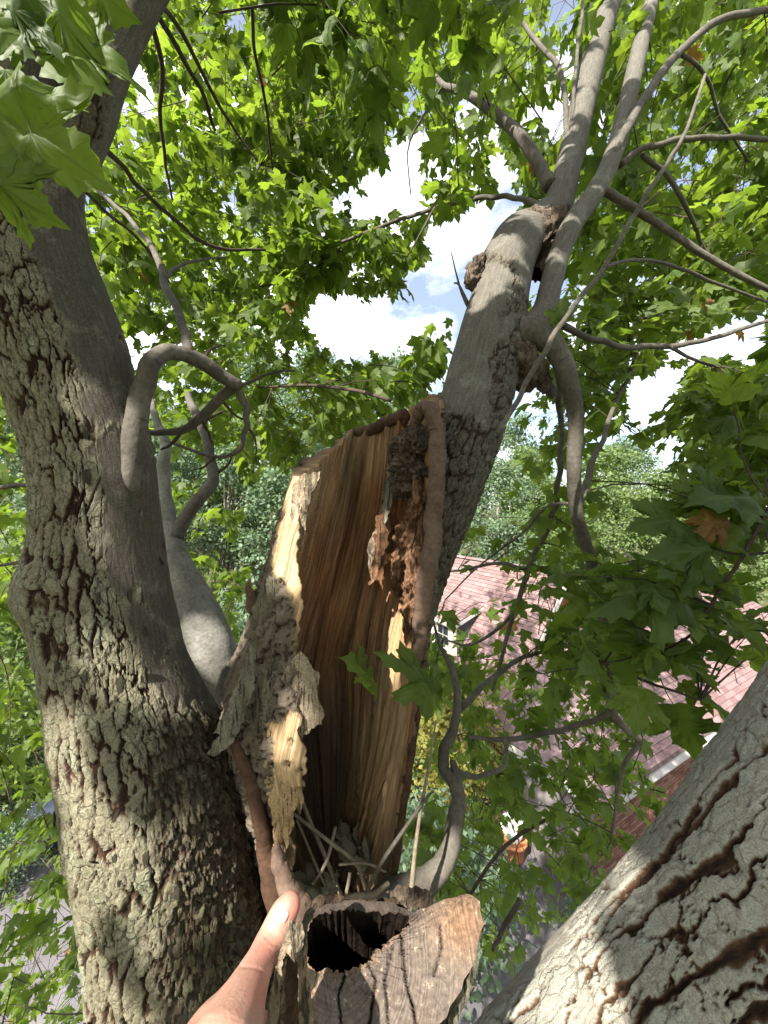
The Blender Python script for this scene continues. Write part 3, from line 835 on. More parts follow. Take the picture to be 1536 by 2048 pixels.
def bark_relief(U, V, circ, cellw, celll, amp, seed, sm, shag, crackw=None, crackl=None, fw=1.0):
    n1 = max(4, int(round(circ / cellw)))
    w1 = (fbm(U * 9, V / cellw * 0.22, seed, 3, 9) - 0.5); w2 = (fbm(U * 40, V / cellw * 1.3, seed + 3, 3, 40) - 0.5); w3 = (fbm(U * 150, V / cellw * 5, seed + 4, 2, 150) - .5)
    a = U * n1 + 1.1 * w1 + 0.75 * w2 + .22 * w3; b = V / celll + 0.6 * w1 + 0.3 * w2 + .06 * w3
    f1, f2, idh, ox, oy = voro(a, b, seed + 1, n1)
    e1_ = f2 - f1
    wv = (0.05 + 0.30 * sstep(.35, .8, fbm(U * 16, V / cellw * .45, seed + 21, 3, 16))) * fw
    s1 = sstep(0.0, 1.0, (e1_ - .015) / wv)
    n2 = max(4, int(round(circ / (crackw or cellw * 0.85))))
    g1_, g2_, id2, ox2, oy2 = voro(U * n2 + 1.3 * w2 + 0.8 * w1 + .5 * w3, V / (crackl or cellw * 1.2) + 1.1 * w2 + .5 * w3, seed + 31, n2)
    s2 = sstep(0.0, 0.085, g2_ - g1_)
    crk = (1 - s2) * sstep(.42, .6, fbm(U * 22, V / cellw * .8, seed + 23, 3, 22))
    n3 = max(4, int(round(circ / (cellw * .75))))
    h1, h2, id3, ox3, oy3 = voro(U * n3 + 2.4 * w1 + 1.6 * w2 + .8 * w3, V / (cellw * 1.7) + 1.8 * w1 + .5 * w3, seed + 41, n3)
    s3 = sstep(0.0, 0.22, h2 - h1)
    fine = fbm(U * circ / 0.006, V / 0.009, seed + 51, 3) - 0.5
    fine2 = fbm(U * circ / 0.0025, V / 0.004, seed + 53, 2) - 0.5
    step = np.floor(id2 * 4) / 4
    tilt = (oy2 * 0.55 + ox2 * 0.3) * (step - .2)
    norm = amp * (s1 * (0.62 + 0.38 * step) + 0.40 * s1 * tilt - 0.45 * crk * s1) + amp * 0.22 * fine + amp * .13 * fine2
    sh = amp * 1.15 * (s3 * (0.2 + 0.9 * id3) + 0.75 * oy3 * s3) + amp * 0.5 * fine + amp * .22 * fine2 - amp * .35 * (1 - s1)
    smd = amp * (0.72 + 0.10 * fine + 0.5 * w1)
    d = norm * (1 - shag) + sh * shag
    d = d * (1 - sm) + smd * sm - amp * 0.7
    fur = np.clip(np.maximum(1 - s1, .75 * crk), 0, 1)
    fur = fur * (1 - shag) + np.clip(1 - s3 * (.5 + .6 * id3), 0, 1) * shag
    return d, {'furrow': fur * (1 - sm), 'pid': id2 * .6 + .4 * idh, 'smoothm': sm, 'shag': shag * .8}

def soft(px, py, polys, warp, seed, blur=14.0):
    """soft edged region mask, its border broken up by noise"""
    wx = px + (fbm(px / 45, py / 45, seed, 4) - 0.5) * 2 * warp; wy = py + (fbm(px / 45, py / 45, seed + 7, 4) - 0.5) * 2 * warp
    m = np.zeros(px.shape)
    for po in polys:
        acc = 0
        for dx, dy in ((0, 0), (blur, 0), (-blur, 0), (0, blur), (0, -blur)):
            acc = acc + inpoly(wx + dx * .5, wy + dy * .5, po)
        m = np.maximum(m, acc / 5.0)
    return m

S1 = [(50, 430), (110, 380), (175, 360), (230, 560), (262, 690), (268, 760), (240, 862), (185, 870), (150, 770), (120, 640), (62, 520)]
S2 = [(195, 880), (300, 840), (345, 880), (350, 1050), (365, 1150), (430, 1420), (380, 1440), (345, 1300), (285, 1180), (225, 1200), (205, 1050)]
S0 = [(-200, -250), (420, -250), (330, 60), (230, 180), (165, 340), (60, 420), (-20, 300), (-200, 200)]
S3 = [(230, 1215), (300, 1220), (350, 1330), (395, 1450), (330, 1420), (290, 1300)]
SH = [(330, 1430), (470, 1430), (620, 1500), (640, 2300), (330, 2300), (300, 2000), (340, 1800), (300, 1620)]
def trunk_fn(U, V, circ, px, py, r):
    sm = soft(px, py, [S0, S1, S2, S3], 34, 5, 22)
    sm *= (1 - sstep(1380, 1440, py))
    sh = soft(px, py, [SH], 60, 9, 60)
    d, at = bark_relief(U, V, circ, 0.0215, 0.125, 0.011, 3, sm, sh, 0.021, 0.026)
    at['moss'] = np.clip(fbm(px / 90, py / 130, 77, 3) * 2.2 - 1.0, 0, .6) * (py > 500) * (px > 100)
    # knob of an old branch at the left edge, flare at the foot
    d = d + 0.022 * np.exp(-(((px - 45) / 50) ** 2 + ((py - 1190) / 60) ** 2))
    return d, at
LT = [(2700, 300, 640), (2300, 225, 600), (2048, 190, 580), (1900, 165, 556), (1750, 148, 536), (1600, 120, 510), (1500, 105, 466), (1430, 90, 428), (1350, 80, 390),
      (1250, 62, 366), (1150, 50, 346), (1050, 58, 331), (950, 55, 319), (870, 38, 304), (800, 12, 284), (700, -22, 262), (600, -48, 224),
      (500, -62, 184), (400, -66, 165), (300, -62, 166), (200, -58, 178), (90, -40, 165), (-60, -40, 140), (-260, -60, 90)]
def lim(y, a, b, d): return ((a + b) / 2 + 6, y, d, (b - a))
trunk = big_limb([lim(y, a, b, 0.90 if y > 100 else 0.90 + (100 - y) * .0004) for y, a, b in LT], 'trunk', 'bark', 380, 720, trunk_fn, shrink=0.79)

# fork of the left stem
def smooth_fn(seed, roughmask=None, amp=0.006, cw=0.022, cl=0.09):
    def fn(U, V, circ, px, py, r):
        rm = soft(px, py, roughmask, 22, seed, 10) if roughmask else np.zeros(px.shape)
        sm = 1 - rm
        d, at = bark_relief(U, V, circ, cw, cl, amp, seed, sm, rm * 0.35)
        at['moss'] = np.zeros(px.shape)
        return d, at
    return fn
big_limb([(150, 330, .90, 70), (178, 240, .88, 84), (205, 150, .88, 84), (248, 60, .90, 76), (300, -30, .92, 66), (360, -140, .95, 58), (430, -300, 1.0, 46)], 'limb', 'bark_stem', 90, 200,
         smooth_fn(12, [[(200, 90), (235, 100), (215, 240), (150, 400), (120, 330)]], 0.008))

# pale near limb at the lower right
def near_fn(U, V, circ, px, py, r):
    # smooth pale shoulder along the upper left edge
    t_ = ((px - 970) * 0.60 - (2000 - py) * 0.52) / math.hypot(.60, .52)
    line = np.interp(py, [1200, 1310, 1500, 1700, 1880, 2000, 2200], [1640, 1536, 1385, 1238, 1105, 975, 800])
    off = px - line
    sm = 1 - sstep(-10, 40, off + 50 * (fbm(px / 60, py / 60, 91, 3) - .5))
    up = 1 - sstep(1500, 1640, py)
    sm = np.maximum(sm, .6 * up * (1 - sstep(0, 90, off + 90 * (fbm(px / 50, py / 50, 92, 3) - .5))))
    d, at = bark_relief(U, V, circ, 0.043, 0.42, 0.013, 63, sm, np.zeros(px.shape), 0.050, 0.055, 1.0)
    at['moss'] = np.zeros(px.shape)
    return d, at
big_limb([(733.0, 3000.0, 0.5, 510.0), (933.0, 2627.5, 0.52, 490.0), (1171.6, 2296.4, 0.525, 461.2), (1363.6, 2064.0, 0.53, 436.0), (1539.0, 1861.4, 0.538, 437.3), (1706.0, 1644.0, 0.544, 449.0), (1881.0, 1403.0, 0.552, 445.5), (2200.0, 1050.0, 0.582, 408.0), (2700.0, 500.0, 0.602, 352.0)],
         'limb', 'bark_near', 330, 480, near_fn)

# the living stem that leans up and right out of the hollow trunk
RM = [[(990, 690), (1035, 640), (1060, 780), (1010, 930), (960, 1090), (900, 1290), (870, 1290), (900, 1080), (960, 880)],
      [(880, 800), (960, 850), (1000, 870), (960, 1000), (880, 1240), (860, 1200), (870, 900)],
      [(940, 500), (1040, 520), (1050, 640), (1000, 630), (1030, 540), (960, 530)]]
big_limb([(812, 1420, 1.17, 26), (822, 1330, 1.15, 40), (838, 1230, 1.13, 64), (858, 1130, 1.12, 88), (884, 1030, 1.12, 116), (912, 930, 1.13, 136), (938, 850, 1.15, 140), (962, 760, 1.19, 138), (985, 660, 1.24, 126), (1000, 590, 1.29, 112), (1014, 530, 1.34, 104), (1038, 482, 1.40, 96), (1072, 466, 1.46, 86), (1096, 440, 1.50, 78)],
         'stem', 'bark_stem', 200, 360, smooth_fn(31, RM, 0.010, 0.02, 0.07))
big_limb([(1080, 500, 1.46, 68.9), (1106, 450, 1.50, 60.7), (1122, 390, 1.55, 54.1), (1140, 320, 1.62, 50.8), (1160, 230, 1.72, 49.2), (1184, 130, 1.85, 47.6), (1206, 50, 1.96, 45.1), (1226, -20, 2.06, 42.6), (1262, -150, 2.2, 37.7), (1310, -320, 2.5, 29.5)],
         'stem', 'bark_stem', 64, 220, smooth_fn(33, [[(1060, 430), (1120, 440), (1110, 550), (1060, 560)]], 0.006))
big_limb([(1020, 690, 1.22, 49.2), (1062, 655, 1.23, 54.1), (1088, 620, 1.24, 45.9), (1104, 560, 1.27, 42.6), (1122, 500, 1.31, 41.0), (1150, 440, 1.36, 41.0), (1180, 400, 1.41, 37.7), (1212, 345, 1.48, 36.1), (1236, 280, 1.57, 34.4), (1256, 200, 1.68, 32.8), (1274, 120, 1.8, 31.2), (1300, 10, 1.97, 27.9), (1322, -90, 2.1, 23.0), (1350, -220, 2.3, 16.4)],
         'stem', 'bark_stem', 56, 240, smooth_fn(35, None, 0.004))

B = branch
def lump(name, pts, mat, parent, amp=.5, nu=40, seg=14, seed=3):
    ctl = np.array([list(P(x, y, d)) + [w / 2 / F * d] for x, y, d, w in pts])
    k = cr(ctl, seg * (len(pts) - 1) + 1)
    tn, N, Bn = frames_transport(k[:, :3])
    a = np.linspace(0, 2 * np.pi, nu, endpoint=False)
    U, S = np.meshgrid(np.arange(nu) / nu * 10, np.arange(len(k)) * .12)
    rr = np.maximum(k[:, 3:4], .001) * (1 + amp * 2 * (fbm(U, S, seed, 4, 10) - .5) + amp * .8 * (vn(U * 3, S * 2.2, seed + 2, 30) - .5) + amp * .5 * (vn(U * 8, S * 1.6, seed + 4, 80) - .5))
    V = k[:, None, :3] + rr[..., None] * (np.cos(a)[None, :, None] * N[:, None] + np.sin(a)[None, :, None] * Bn[:, None])
    return mesh_np(name, V.reshape(-1, 3), grid_faces(len(k), nu), M[mat], parent)
# broken burr and stub under the fork
lump('burr', [(1000, 690, 1.2, 40), (1030, 725, 1.19, 76), (1060, 748, 1.19, 66), (1084, 762, 1.19, 42), (1094, 784, 1.19, 16)], 'burr', tree, .5, seed=15)
B([(1092, 775, 1.20, 18), (1102, 790, 1.21, 14), (1108, 776, 1.22, 12), (1100, 764, 1.22, 10)], 'burr', 'branch', 10, 5, .2)
lump('bark_curl', [(952, 585, 1.27, 10), (946, 560, 1.26, 30), (950, 535, 1.26, 30), (962, 515, 1.27, 14), (970, 505, 1.28, 4)], 'burr', tree, .8, seed=16)
lump('burr', [(1030, 470, 1.38, 40), (1066, 462, 1.40, 76), (1090, 480, 1.42, 84), (1092, 520, 1.43, 66), (1072, 550, 1.42, 30)], 'burr', tree, .5, seed=17)
# drooping side branch on the right
B([(1040, 668, 1.19, 65.4), (1078, 668, 1.17, 53.3), (1112, 700, 1.15, 43.0), (1136, 760, 1.15, 36.1), (1150, 840, 1.17, 31.0), (1150, 920, 1.2, 27.5), (1150, 1000, 1.23, 25.8), (1168, 1080, 1.27, 24.1), (1196, 1170, 1.32, 22.4), (1214, 1260, 1.38, 20.6), (1226, 1350, 1.44, 18.1), (1222, 1420, 1.48, 16.3), (1256, 1462, 1.52, 12.9), (1278, 1482, 1.55, 10.3)], nu=22)
B([(1278, 1482, 1.55, 9.5), (1250, 1530, 1.57, 7.7), (1236, 1580, 1.6, 6.0), (1226, 1660, 1.64, 5.2), (1215, 1700, 1.66, 2.6)])
B([(1222, 1425, 1.48, 12.0), (1170, 1448, 1.6, 11.2), (1100, 1466, 1.7, 10.3), (1020, 1480, 1.8, 9.5), (940, 1474, 1.95, 6.9)])
B([(1112, 700, 1.17, 12.0), (1118, 800, 1.30, 12.0), (1120, 900, 1.4, 11.2), (1112, 1000, 1.45, 11.2), (1090, 1070, 1.5, 10.3), (1055, 1140, 1.55, 10.3), (1030, 1220, 1.6, 9.5), (1005, 1310, 1.7, 7.7), (985, 1380, 1.8, 5.2)])
B([(1158, 1010, 1.24, 15.5), (1185, 930, 1.4, 12.0), (1212, 860, 1.55, 9.5), (1245, 780, 1.7, 7.7), (1268, 735, 1.8, 5.2)])
B([(1030, 1225, 1.6, 7.7), (980, 1270, 1.8, 6.0), (930, 1290, 2.0, 5.2), (880, 1275, 2.2, 3.4)])
B([(1055, 1140, 1.55, 8.6), (990, 1125, 1.7, 6.9), (930, 1140, 1.9, 5.2), (880, 1145, 2.1, 2.6)])
B([(1140, 1008, 1.3, 7.7), (1090, 1015, 1.4, 6.0), (1040, 1070, 1.5, 5.2), (960, 1130, 1.7, 3.4), (890, 1200, 1.9, 2.6)])
# low grey branch right of the cavity
B([(735, 1830, .86, 51.6), (790, 1792, .90, 56.8), (845, 1768, .93, 49.9), (890, 1722, .97, 39.6), (908, 1660, 1.0, 32.7), (918, 1600, 1.03, 29.2), (906, 1566, 1.05, 25.8), (888, 1540, 1.07, 22.4), (890, 1500, 1.1, 20.6), (908, 1460, 1.13, 18.1), (916, 1400, 1.17, 15.5), (905, 1340, 1.22, 12.0), (880, 1290, 1.3, 7.7), (866, 1240, 1.35, 4.3)], nu=20)
B([(916, 1590, 1.03, 26), (912, 1545, 1.06, 16), (905, 1520, 1.08, 12)])
B([(912, 1430, 1.15, 15), (950, 1385, 1.3, 12), (1000, 1345, 1.5, 10), (1060, 1310, 1.7, 8), (1120, 1300, 1.9, 5)])
B([(905, 1535, 1.1, 11), (950, 1552, 1.2, 10), (1005, 1535, 1.3, 9), (1014, 1500, 1.35, 8), (1010, 1480, 1.4, 6)])
# left arching branch
B([(222, 1120, .91, 34), (250, 1000, .862, 36), (266, 900, .862, 44), (280, 800, .868, 41), (297, 735, .87, 37), (326, 708, .90, 33), (362, 706, .94, 30), (400, 722, .98, 31), (440, 748, 1.02, 28), (476, 772, 1.06, 25)], nu=26, rough=.07)
B([(376, 706, .95, 22), (368, 665, 1.0, 18), (350, 615, 1.08, 16), (330, 565, 1.18, 15), (318, 520, 1.3, 12), (285, 470, 1.5, 10), (240, 420, 1.7, 8), (190, 375, 1.9, 6)])
B([(330, 555, 1.2, 10), (350, 535, 1.3, 7), (400, 520, 1.5, 5), (450, 515, 1.7, 3)])
B([(472, 770, 1.06, 22), (440, 796, 1.08, 20), (400, 838, 1.1, 18), (360, 862, 1.1, 15), (318, 866, 1.1, 12), (290, 862, 1.1, 8)])
B([(474, 774, 1.06, 18), (488, 800, 1.08, 15), (494, 850, 1.1, 12), (478, 900, 1.12, 9), (430, 914, 1.14, 7), (370, 895, 1.16, 6), (330, 880, 1.18, 4)])
for pts in ([(400, 838, 1.1, 8), (415, 862, 1.12, 6), (425, 890, 1.14, 3)], [(362, 861, 1.1, 8), (345, 885, 1.1, 6), (322, 900, 1.1, 4)], [(440, 797, 1.08, 7), (470, 830, 1.12, 5), (500, 845, 1.16, 3)], [(470, 772, 1.06, 10), (500, 765, 1.12, 7), (545, 745, 1.2, 5), (590, 742, 1.3, 3)],
            [(494, 850, 1.1, 6), (510, 880, 1.14, 4), (512, 920, 1.18, 2)], [(400, 722, .98, 8), (420, 700, 1.02, 5), (450, 690, 1.08, 3)], [(430, 914, 1.14, 5), (405, 935, 1.16, 4), (380, 940, 1.18, 2)], [(426, 950, 1.5, 8), (455, 930, 1.52, 6), (470, 900, 1.55, 3)], [(402, 850, 1.55, 8), (420, 835, 1.56, 6), (450, 822, 1.58, 4)]):
    B(pts, 'branch', 'twig', 7, 6, .1)
# grey limb standing behind the left stem, forking
B([(470, 1560, 1.35, 100), (446, 1440, 1.36, 106), (425, 1330, 1.38, 104), (392, 1230, 1.40, 94), (358, 1140, 1.42, 62), (343, 1080, 1.43, 40), (333, 1010, 1.45, 27), (326, 940, 1.47, 24), (332, 890, 1.49, 20), (316, 850, 1.51, 15), (300, 790, 1.55, 10)], 'limb', 'limb_pale', 40, 16, .09)
B([(350, 1075, 1.43, 34), (375, 1030, 1.45, 26), (408, 990, 1.47, 24), (426, 950, 1.5, 22), (418, 900, 1.52, 20), (402, 850, 1.55, 18), (384, 810, 1.58, 16), (376, 785, 1.6, 10)])
# upper right branches
B([(1100, 372, 1.55, 27.2), (1072, 320, 1.6, 24.0), (1040, 272, 1.66, 22.4), (1000, 235, 1.72, 20.0), (960, 205, 1.8, 17.6), (920, 182, 1.87, 14.4), (888, 170, 1.95, 11.2), (860, 152, 2.05, 8.8), (800, 168, 2.2, 7.2), (740, 185, 2.35, 6.4), (680, 215, 2.5, 5.6), (620, 245, 2.7, 4.0)])
B([(888, 172, 1.95, 5.6), (860, 210, 2.0, 4.8), (830, 260, 2.05, 4.0), (815, 310, 2.1, 3.2), (822, 390, 2.15, 2.4)], rec=True)
B([(1090, 418, 1.52, 12.8), (1060, 402, 1.58, 11.2), (1010, 394, 1.66, 9.6), (950, 398, 1.75, 8.8), (880, 412, 1.85, 8.0), (810, 436, 2.0, 7.2), (740, 462, 2.1, 6.4), (660, 492, 2.25, 5.6), (560, 500, 2.45, 4.8), (470, 498, 2.6, 4.0)])
B([(870, 415, 1.86, 5.6), (840, 470, 1.9, 4.0), (810, 520, 1.95, 2.4)])
B([(1136, 290, 1.62, 12.8), (1132, 220, 1.7, 11.2), (1112, 130, 1.8, 9.6), (1066, 72, 1.95, 8.8), (1030, 20, 2.1, 8.0), (1000, -40, 2.2, 6.4)])
B([(1140, 270, 1.62, 8.0), (1152, 130, 1.75, 7.2), (1166, 0, 1.9, 6.4), (1172, -80, 2.0, 4.8)])
B([(1180, 410, 1.42, 20.8), (1232, 300, 1.5, 19.2), (1268, 230, 1.55, 17.6), (1320, 150, 1.62, 16.0), (1370, 95, 1.7, 14.4), (1430, 45, 1.75, 12.8), (1500, 25, 1.8, 11.2), (1600, 10, 1.9, 8.0)])
B([(1240, 330, 1.5, 12.8), (1290, 298, 1.5, 11.2), (1350, 282, 1.52, 10.4), (1430, 274, 1.55, 9.6), (1540, 282, 1.6, 8.8), (1650, 300, 1.7, 6.4)])
B([(1205, 380, 1.43, 17.6), (1240, 398, 1.42, 16.0), (1300, 438, 1.4, 14.4), (1380, 492, 1.4, 12.8), (1460, 540, 1.42, 12.0), (1560, 590, 1.45, 9.6)])
B([(1285, 310, 1.5, 9.6), (1340, 360, 1.6, 8.8), (1376, 420, 1.7, 8.0), (1400, 480, 1.8, 6.4), (1440, 560, 1.9, 4.8), (1480, 640, 2.0, 3.2)])
B([(1128, 652, 1.16, 14.4), (1170, 672, 1.2, 12.8), (1230, 690, 1.25, 12.0), (1318, 694, 1.3, 11.2), (1400, 682, 1.35, 9.6), (1470, 662, 1.4, 8.8), (1560, 634, 1.45, 6.4)])
B([(1340, 694, 1.31, 7.2), (1380, 716, 1.4, 6.4), (1450, 738, 1.5, 5.6), (1560, 760, 1.6, 4.0)])
B([(996, 868, .86, 10.4), (1035, 800, .87, 10.4), (1088, 702, .88, 11.2), (1146, 618, .90, 10.4), (1206, 536, .92, 9.6), (1266, 432, .95, 8.8), (1326, 338, .98, 8.0), (1366, 272, 1.0, 7.2), (1410, 150, 1.1, 5.6)], nu=10)
B([(1206, 536, .92, 7.2), (1276, 520, 1.0, 6.4), (1360, 536, 1.1, 6.4), (1440, 570, 1.2, 5.6), (1560, 612, 1.35, 4.0)])
B([(1360, 104, 1.7, 7.2), (1410, 150, 1.8, 6.4), (1440, 230, 1.9, 5.6), (1500, 330, 2.0, 4.0)])
# upper left hanging shoots
for pts in ([(300, 20, 1.3, 12), (322, 120, 1.4, 10), (320, 220, 1.5, 8), (330, 320, 1.6, 6), (345, 400, 1.7, 4)],
            [(305, 10, 1.3, 12), (350, 90, 1.5, 10), (400, 180, 1.7, 8), (430, 260, 1.9, 6)],
            [(312, 0, 1.3, 10), (360, 60, 1.6, 9), (420, 180, 1.9, 7), (470, 260, 2.1, 5), (520, 330, 2.2, 3)],
            [(188, 285, .95, 12), (240, 330, 1.1, 10), (290, 385, 1.25, 9), (340, 430, 1.4, 8), (390, 475, 1.55, 7), (450, 498, 1.7, 6), (530, 500, 1.9, 5)],
            [(165, 380, .95, 8), (220, 430, 1.2, 7), (270, 470, 1.4, 6), (320, 530, 1.6, 5)],
            [(505, -40, 1.2, 8), (508, 80, 1.3, 7), (525, 180, 1.4, 6), (538, 260, 1.5, 5), (545, 340, 1.6, 3)],
            [(680, 500, 2.2, 6), (590, 560, 2.4, 5), (500, 575, 2.6, 4)],
            [(60, 970, 1.2, 10), (20, 972, 1.3, 9), (-60, 978, 1.4, 7)],
            [(50, 1125, 1.0, 7), (0, 1130, 1.2, 6), (-40, 1132, 1.3, 5)],
            [(780, 800, 1.5, 8), (700, 780, 1.8, 7), (600, 770, 2.2, 6), (520, 775, 2.5, 4)],
            [(1540, 1010, .8, 6), (1500, 1090, .8, 7), (1440, 1180, .82, 7), (1390, 1260, .84, 6), (1330, 1300, .86, 4)],
            [(1545, 1105, .8, 6), (1470, 1108, .82, 5), (1430, 1096, .85, 4)],
            [(1180, 1315, 1.1, 6), (1260, 1350, 1.0, 6), (1340, 1380, .95, 5), (1400, 1400, .95, 4)],
            [(1260, 740, 1.9, 7), (1300, 640, 2.0, 5), (1340, 560, 2.1, 3)],
            [(1040, 1800, 1.6, 12), (1000, 1870, 1.5, 9), (985, 1900, 1.45, 6)],
            [(1090, 1640, 2.2, 7), (1000, 1700, 2.1, 7), (940, 1790, 2.0, 6)]):
    B(pts, 'branch', 'twig', 8, 6, .1)
# dead shoots by the stem
B([(936, 612, 1.25, 7), (922, 580, 1.24, 5), (912, 545, 1.23, 3), (903, 506, 1.22, 2)], 'shoot', 'branch', 6, 5)
B([(936, 606, 1.25, 5), (918, 570, 1.24, 4), (908, 566, 1.24, 3)], 'shoot', 'branch', 6, 5)

# foot: the bole all stems rise from, down to the ground
bz = np.array([[-.12, .86, 6.62, .05], [-.13, .84, 6.56, .26], [-.14, .80, 6.42, .42], [-.15, .76, 6.1, .50], [-.15, .75, 4.5, .50], [-.15, .75, 2.0, .52], [-.15, .75, .7, .60], [-.15, .75, -.1, .85]])
kk = cr(bz, 120)
Vb, fb, uvb = tube_vf(kk[:, :3], kk[:, 3], 90, .05, 4)
nb = len(Vb)
mesh_np('bole', Vb, fb, M['bark'], tree, uv=uvb, attrs={'furrow': sstep(.45, .6, fbm(uvb[:, 0] * 40, uvb[:, 1] * 7, 8)), 'pid': vn(uvb[:, 0] * 40, uvb[:, 1] * 20, 3), 'smoothm': np.zeros(nb), 'shag': np.zeros(nb), 'moss': np.zeros(nb)})
# ------------------------------------------------------------------ hollow trunk: an open shell
DC = 1.02
T_py = np.array([2150, 1790, 1700, 1600, 1500, 1400, 1300, 1150, 1000, 900, 850, 780.])
T_l = np.array([540, 548, 526, 506, 478, 455, 480, 530, 574, 598, 612, 630.])
T_r = np.array([740, 768, 790, 804, 822, 838, 851, 872, 885, 888, 888, 886.])
TL_py = np.array([780, 950, 1000, 1150, 1300, 1400, 1440, 1500, 1600, 1700, 1790, 2150.])
TL_a = np.array([-52, -50, -43, -24, -8, 0, 1, -10, -13, -28, -38, -38.])
NA, NR = 220, 340
q = np.linspace(0, 1, NA)
aL_top = -46.0; AR = 74.0 - 360.0
a_top = aL_top + q * (AR - aL_top)
yt = np.interp(-a_top, [0, 10, 46, 90, 135, 180, 225, 270, 300], [995, 990, 962, 926, 890, 862, 828, 806, 800])
yt = yt + 26 * (fbm(a_top / 9.0 + 50, a_top * 0 + 3, 5, 3) - 0.5) + 26 * (vn(a_top / 3.1 + 90, a_top * 0, 8) - .5) * sstep(60, 100, -a_top)
Rtop = np.interp(870, T_py[::-1], (T_r - T_l)[::-1]) / 2 / F * DC
d_top = DC - Rtop * np.cos(np.radians(a_top))
z_top = (CY - yt) / F * d_top
z_bot = (CY - 2150) / F * DC
fr = np.linspace(0, 1, NR)[:, None]
Zg = z_bot + fr * (z_top[None, :] - z_bot)
pyg = CY - Zg * F / DC
lft = np.interp(pyg, T_py[::-1], T_l[::-1]); rgt = np.interp(pyg, T_py[::-1], T_r[::-1])
cxg = ((lft + rgt) / 2 - CX) / F * DC; Rg = (rgt - lft) / 2 / F * DC
aL = np.interp(pyg, TL_py, TL_a) + 9 * (fbm(pyg / 22, pyg * 0 + 2.0, 13, 4) - .5)
Ag = aL + q[None, :] * (AR - aL)
ar = np.radians(Ag)
def shell(Rr):
    return np.stack([cxg + Rr * np.sin(ar), DC - Rr * np.cos(ar), H + Zg], -1)
base = shell(Rg); pxo, pyo = proj(base)
Uo = np.mod(Ag / 360.0, 1.0)
pale_polys = [[(560, 930), (655, 930), (660, 1330), (606, 1340), (596, 1230), (550, 1140)], [(532, 1440), (650, 1440), (612, 1640), (590, 1820), (552, 1820), (556, 1700), (540, 1560)]]
pale_o = soft(pxo, pyo, pale_polys, 26, 21, 10) * (np.cos(ar) > -0.1)
d_o, at_o = bark_relief(Uo, Zg + 3, 1.25, 0.030, 0.12, 0.013, 71, pale_o, np.full(pxo.shape, .8) * (1 - pale_o))
fib = fbm(Ag / 1.6, Zg * 5, 23, 4) - .5
d_o = d_o + pale_o * (0.010 * fib - .002 + 0.012 * (fbm(pxo / 30, pyo / 40, 29, 3) - .5))
# beetle holes and pits in the yellow wood
f1_, f2_, idp, _, _ = voro(pxo / 26, pyo / 40, 88)
pit = pale_o * sstep(.26, .10, f1_) * (idp > .55) * sstep(1420, 1450, pyo)
d_o = d_o - 0.014 * pit
Ro = Rg + d_o
# cavity surface
th = 0.034 + 0.012 * sstep(0, .1, q)[None, :] + 0.030 * (fbm(Ag / 15, Zg * 1.3, 37, 3) - .5) * 2 + 0.011 * (fbm(Ag / 4.2, Zg * 1.2, 38, 3) - .5) * 2 + 0.009 * fib + .016 * np.maximum(0, vn(Ag / 1.3, Zg * 2.4, 39) - .62) * 2
edge = np.minimum(q, 1 - q)[None, :]
th = 0.008 + (th - .008) * sstep(0, 0.035, edge)
th = th + 0.055 * sstep(1500, 1850, pyg) * sstep(.0, .1, edge)      # thicker at the foot
Ri = Ro * 0 + Rg - np.maximum(th, 0.006)
inner = shell(Ri); pxi, pyi = proj(inner)
outer = shell(Ro)
loop = np.concatenate([outer, inner[:, ::-1]], 1)
def cat(a, b): return np.concatenate([a, b[:, ::-1]], 1).ravel()
zer = np.zeros(pxo.shape)
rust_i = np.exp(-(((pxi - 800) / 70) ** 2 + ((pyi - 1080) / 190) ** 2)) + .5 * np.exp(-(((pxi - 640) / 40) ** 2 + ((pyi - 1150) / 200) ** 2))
rot_shade_i = 1.4 * np.exp(-(((pxi - 625) / 72) ** 2 + ((pyi - 1590) / 280) ** 2)) + .75 * np.exp(-(((pxi - 705) / 22) ** 2 + ((pyi - 960) / 110) ** 2)) + .8 * sstep(1620, 1760, pyi) + .45 * np.exp(-(((pxi - 700) / 26) ** 2 + ((pyi - 1480) / 260) ** 2))  # dark tone painted in for the deep shade at the cavity's lower left
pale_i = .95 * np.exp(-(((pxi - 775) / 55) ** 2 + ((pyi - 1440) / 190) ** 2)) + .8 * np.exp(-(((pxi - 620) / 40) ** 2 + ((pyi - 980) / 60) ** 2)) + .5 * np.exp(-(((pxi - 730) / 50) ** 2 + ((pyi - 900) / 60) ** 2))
nl = 2 * NA
top_rim = [np.array([[(NR - 1) * nl + i, (NR - 1) * nl + i + 1, (NR - 1) * nl + nl - 2 - i, (NR - 1) * nl + nl - 1 - i] for i in range(NA - 1)])]
uvs = np.concatenate([np.stack([np.radians(Ag) * .2, Zg], -1), np.stack([np.radians(Ag) * .2, Zg], -1)[:, ::-1]], 1).reshape(-1, 2)
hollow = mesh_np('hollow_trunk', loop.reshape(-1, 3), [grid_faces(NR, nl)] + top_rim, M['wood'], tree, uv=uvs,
                 attrs={'pale': cat(pale_o, np.clip(pale_i, 0, 1)), 'rot': cat(pit * .9, np.clip(rot_shade_i, 0, 1)), 'rust': cat(.25 * pale_o * sstep(1430, 1500, pyo), np.clip(rust_i, 0, 1)),
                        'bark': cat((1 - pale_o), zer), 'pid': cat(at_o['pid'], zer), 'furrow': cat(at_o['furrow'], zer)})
tag(hollow, 'dead hollow trunk, split open, with brown and tan rotten wood inside')

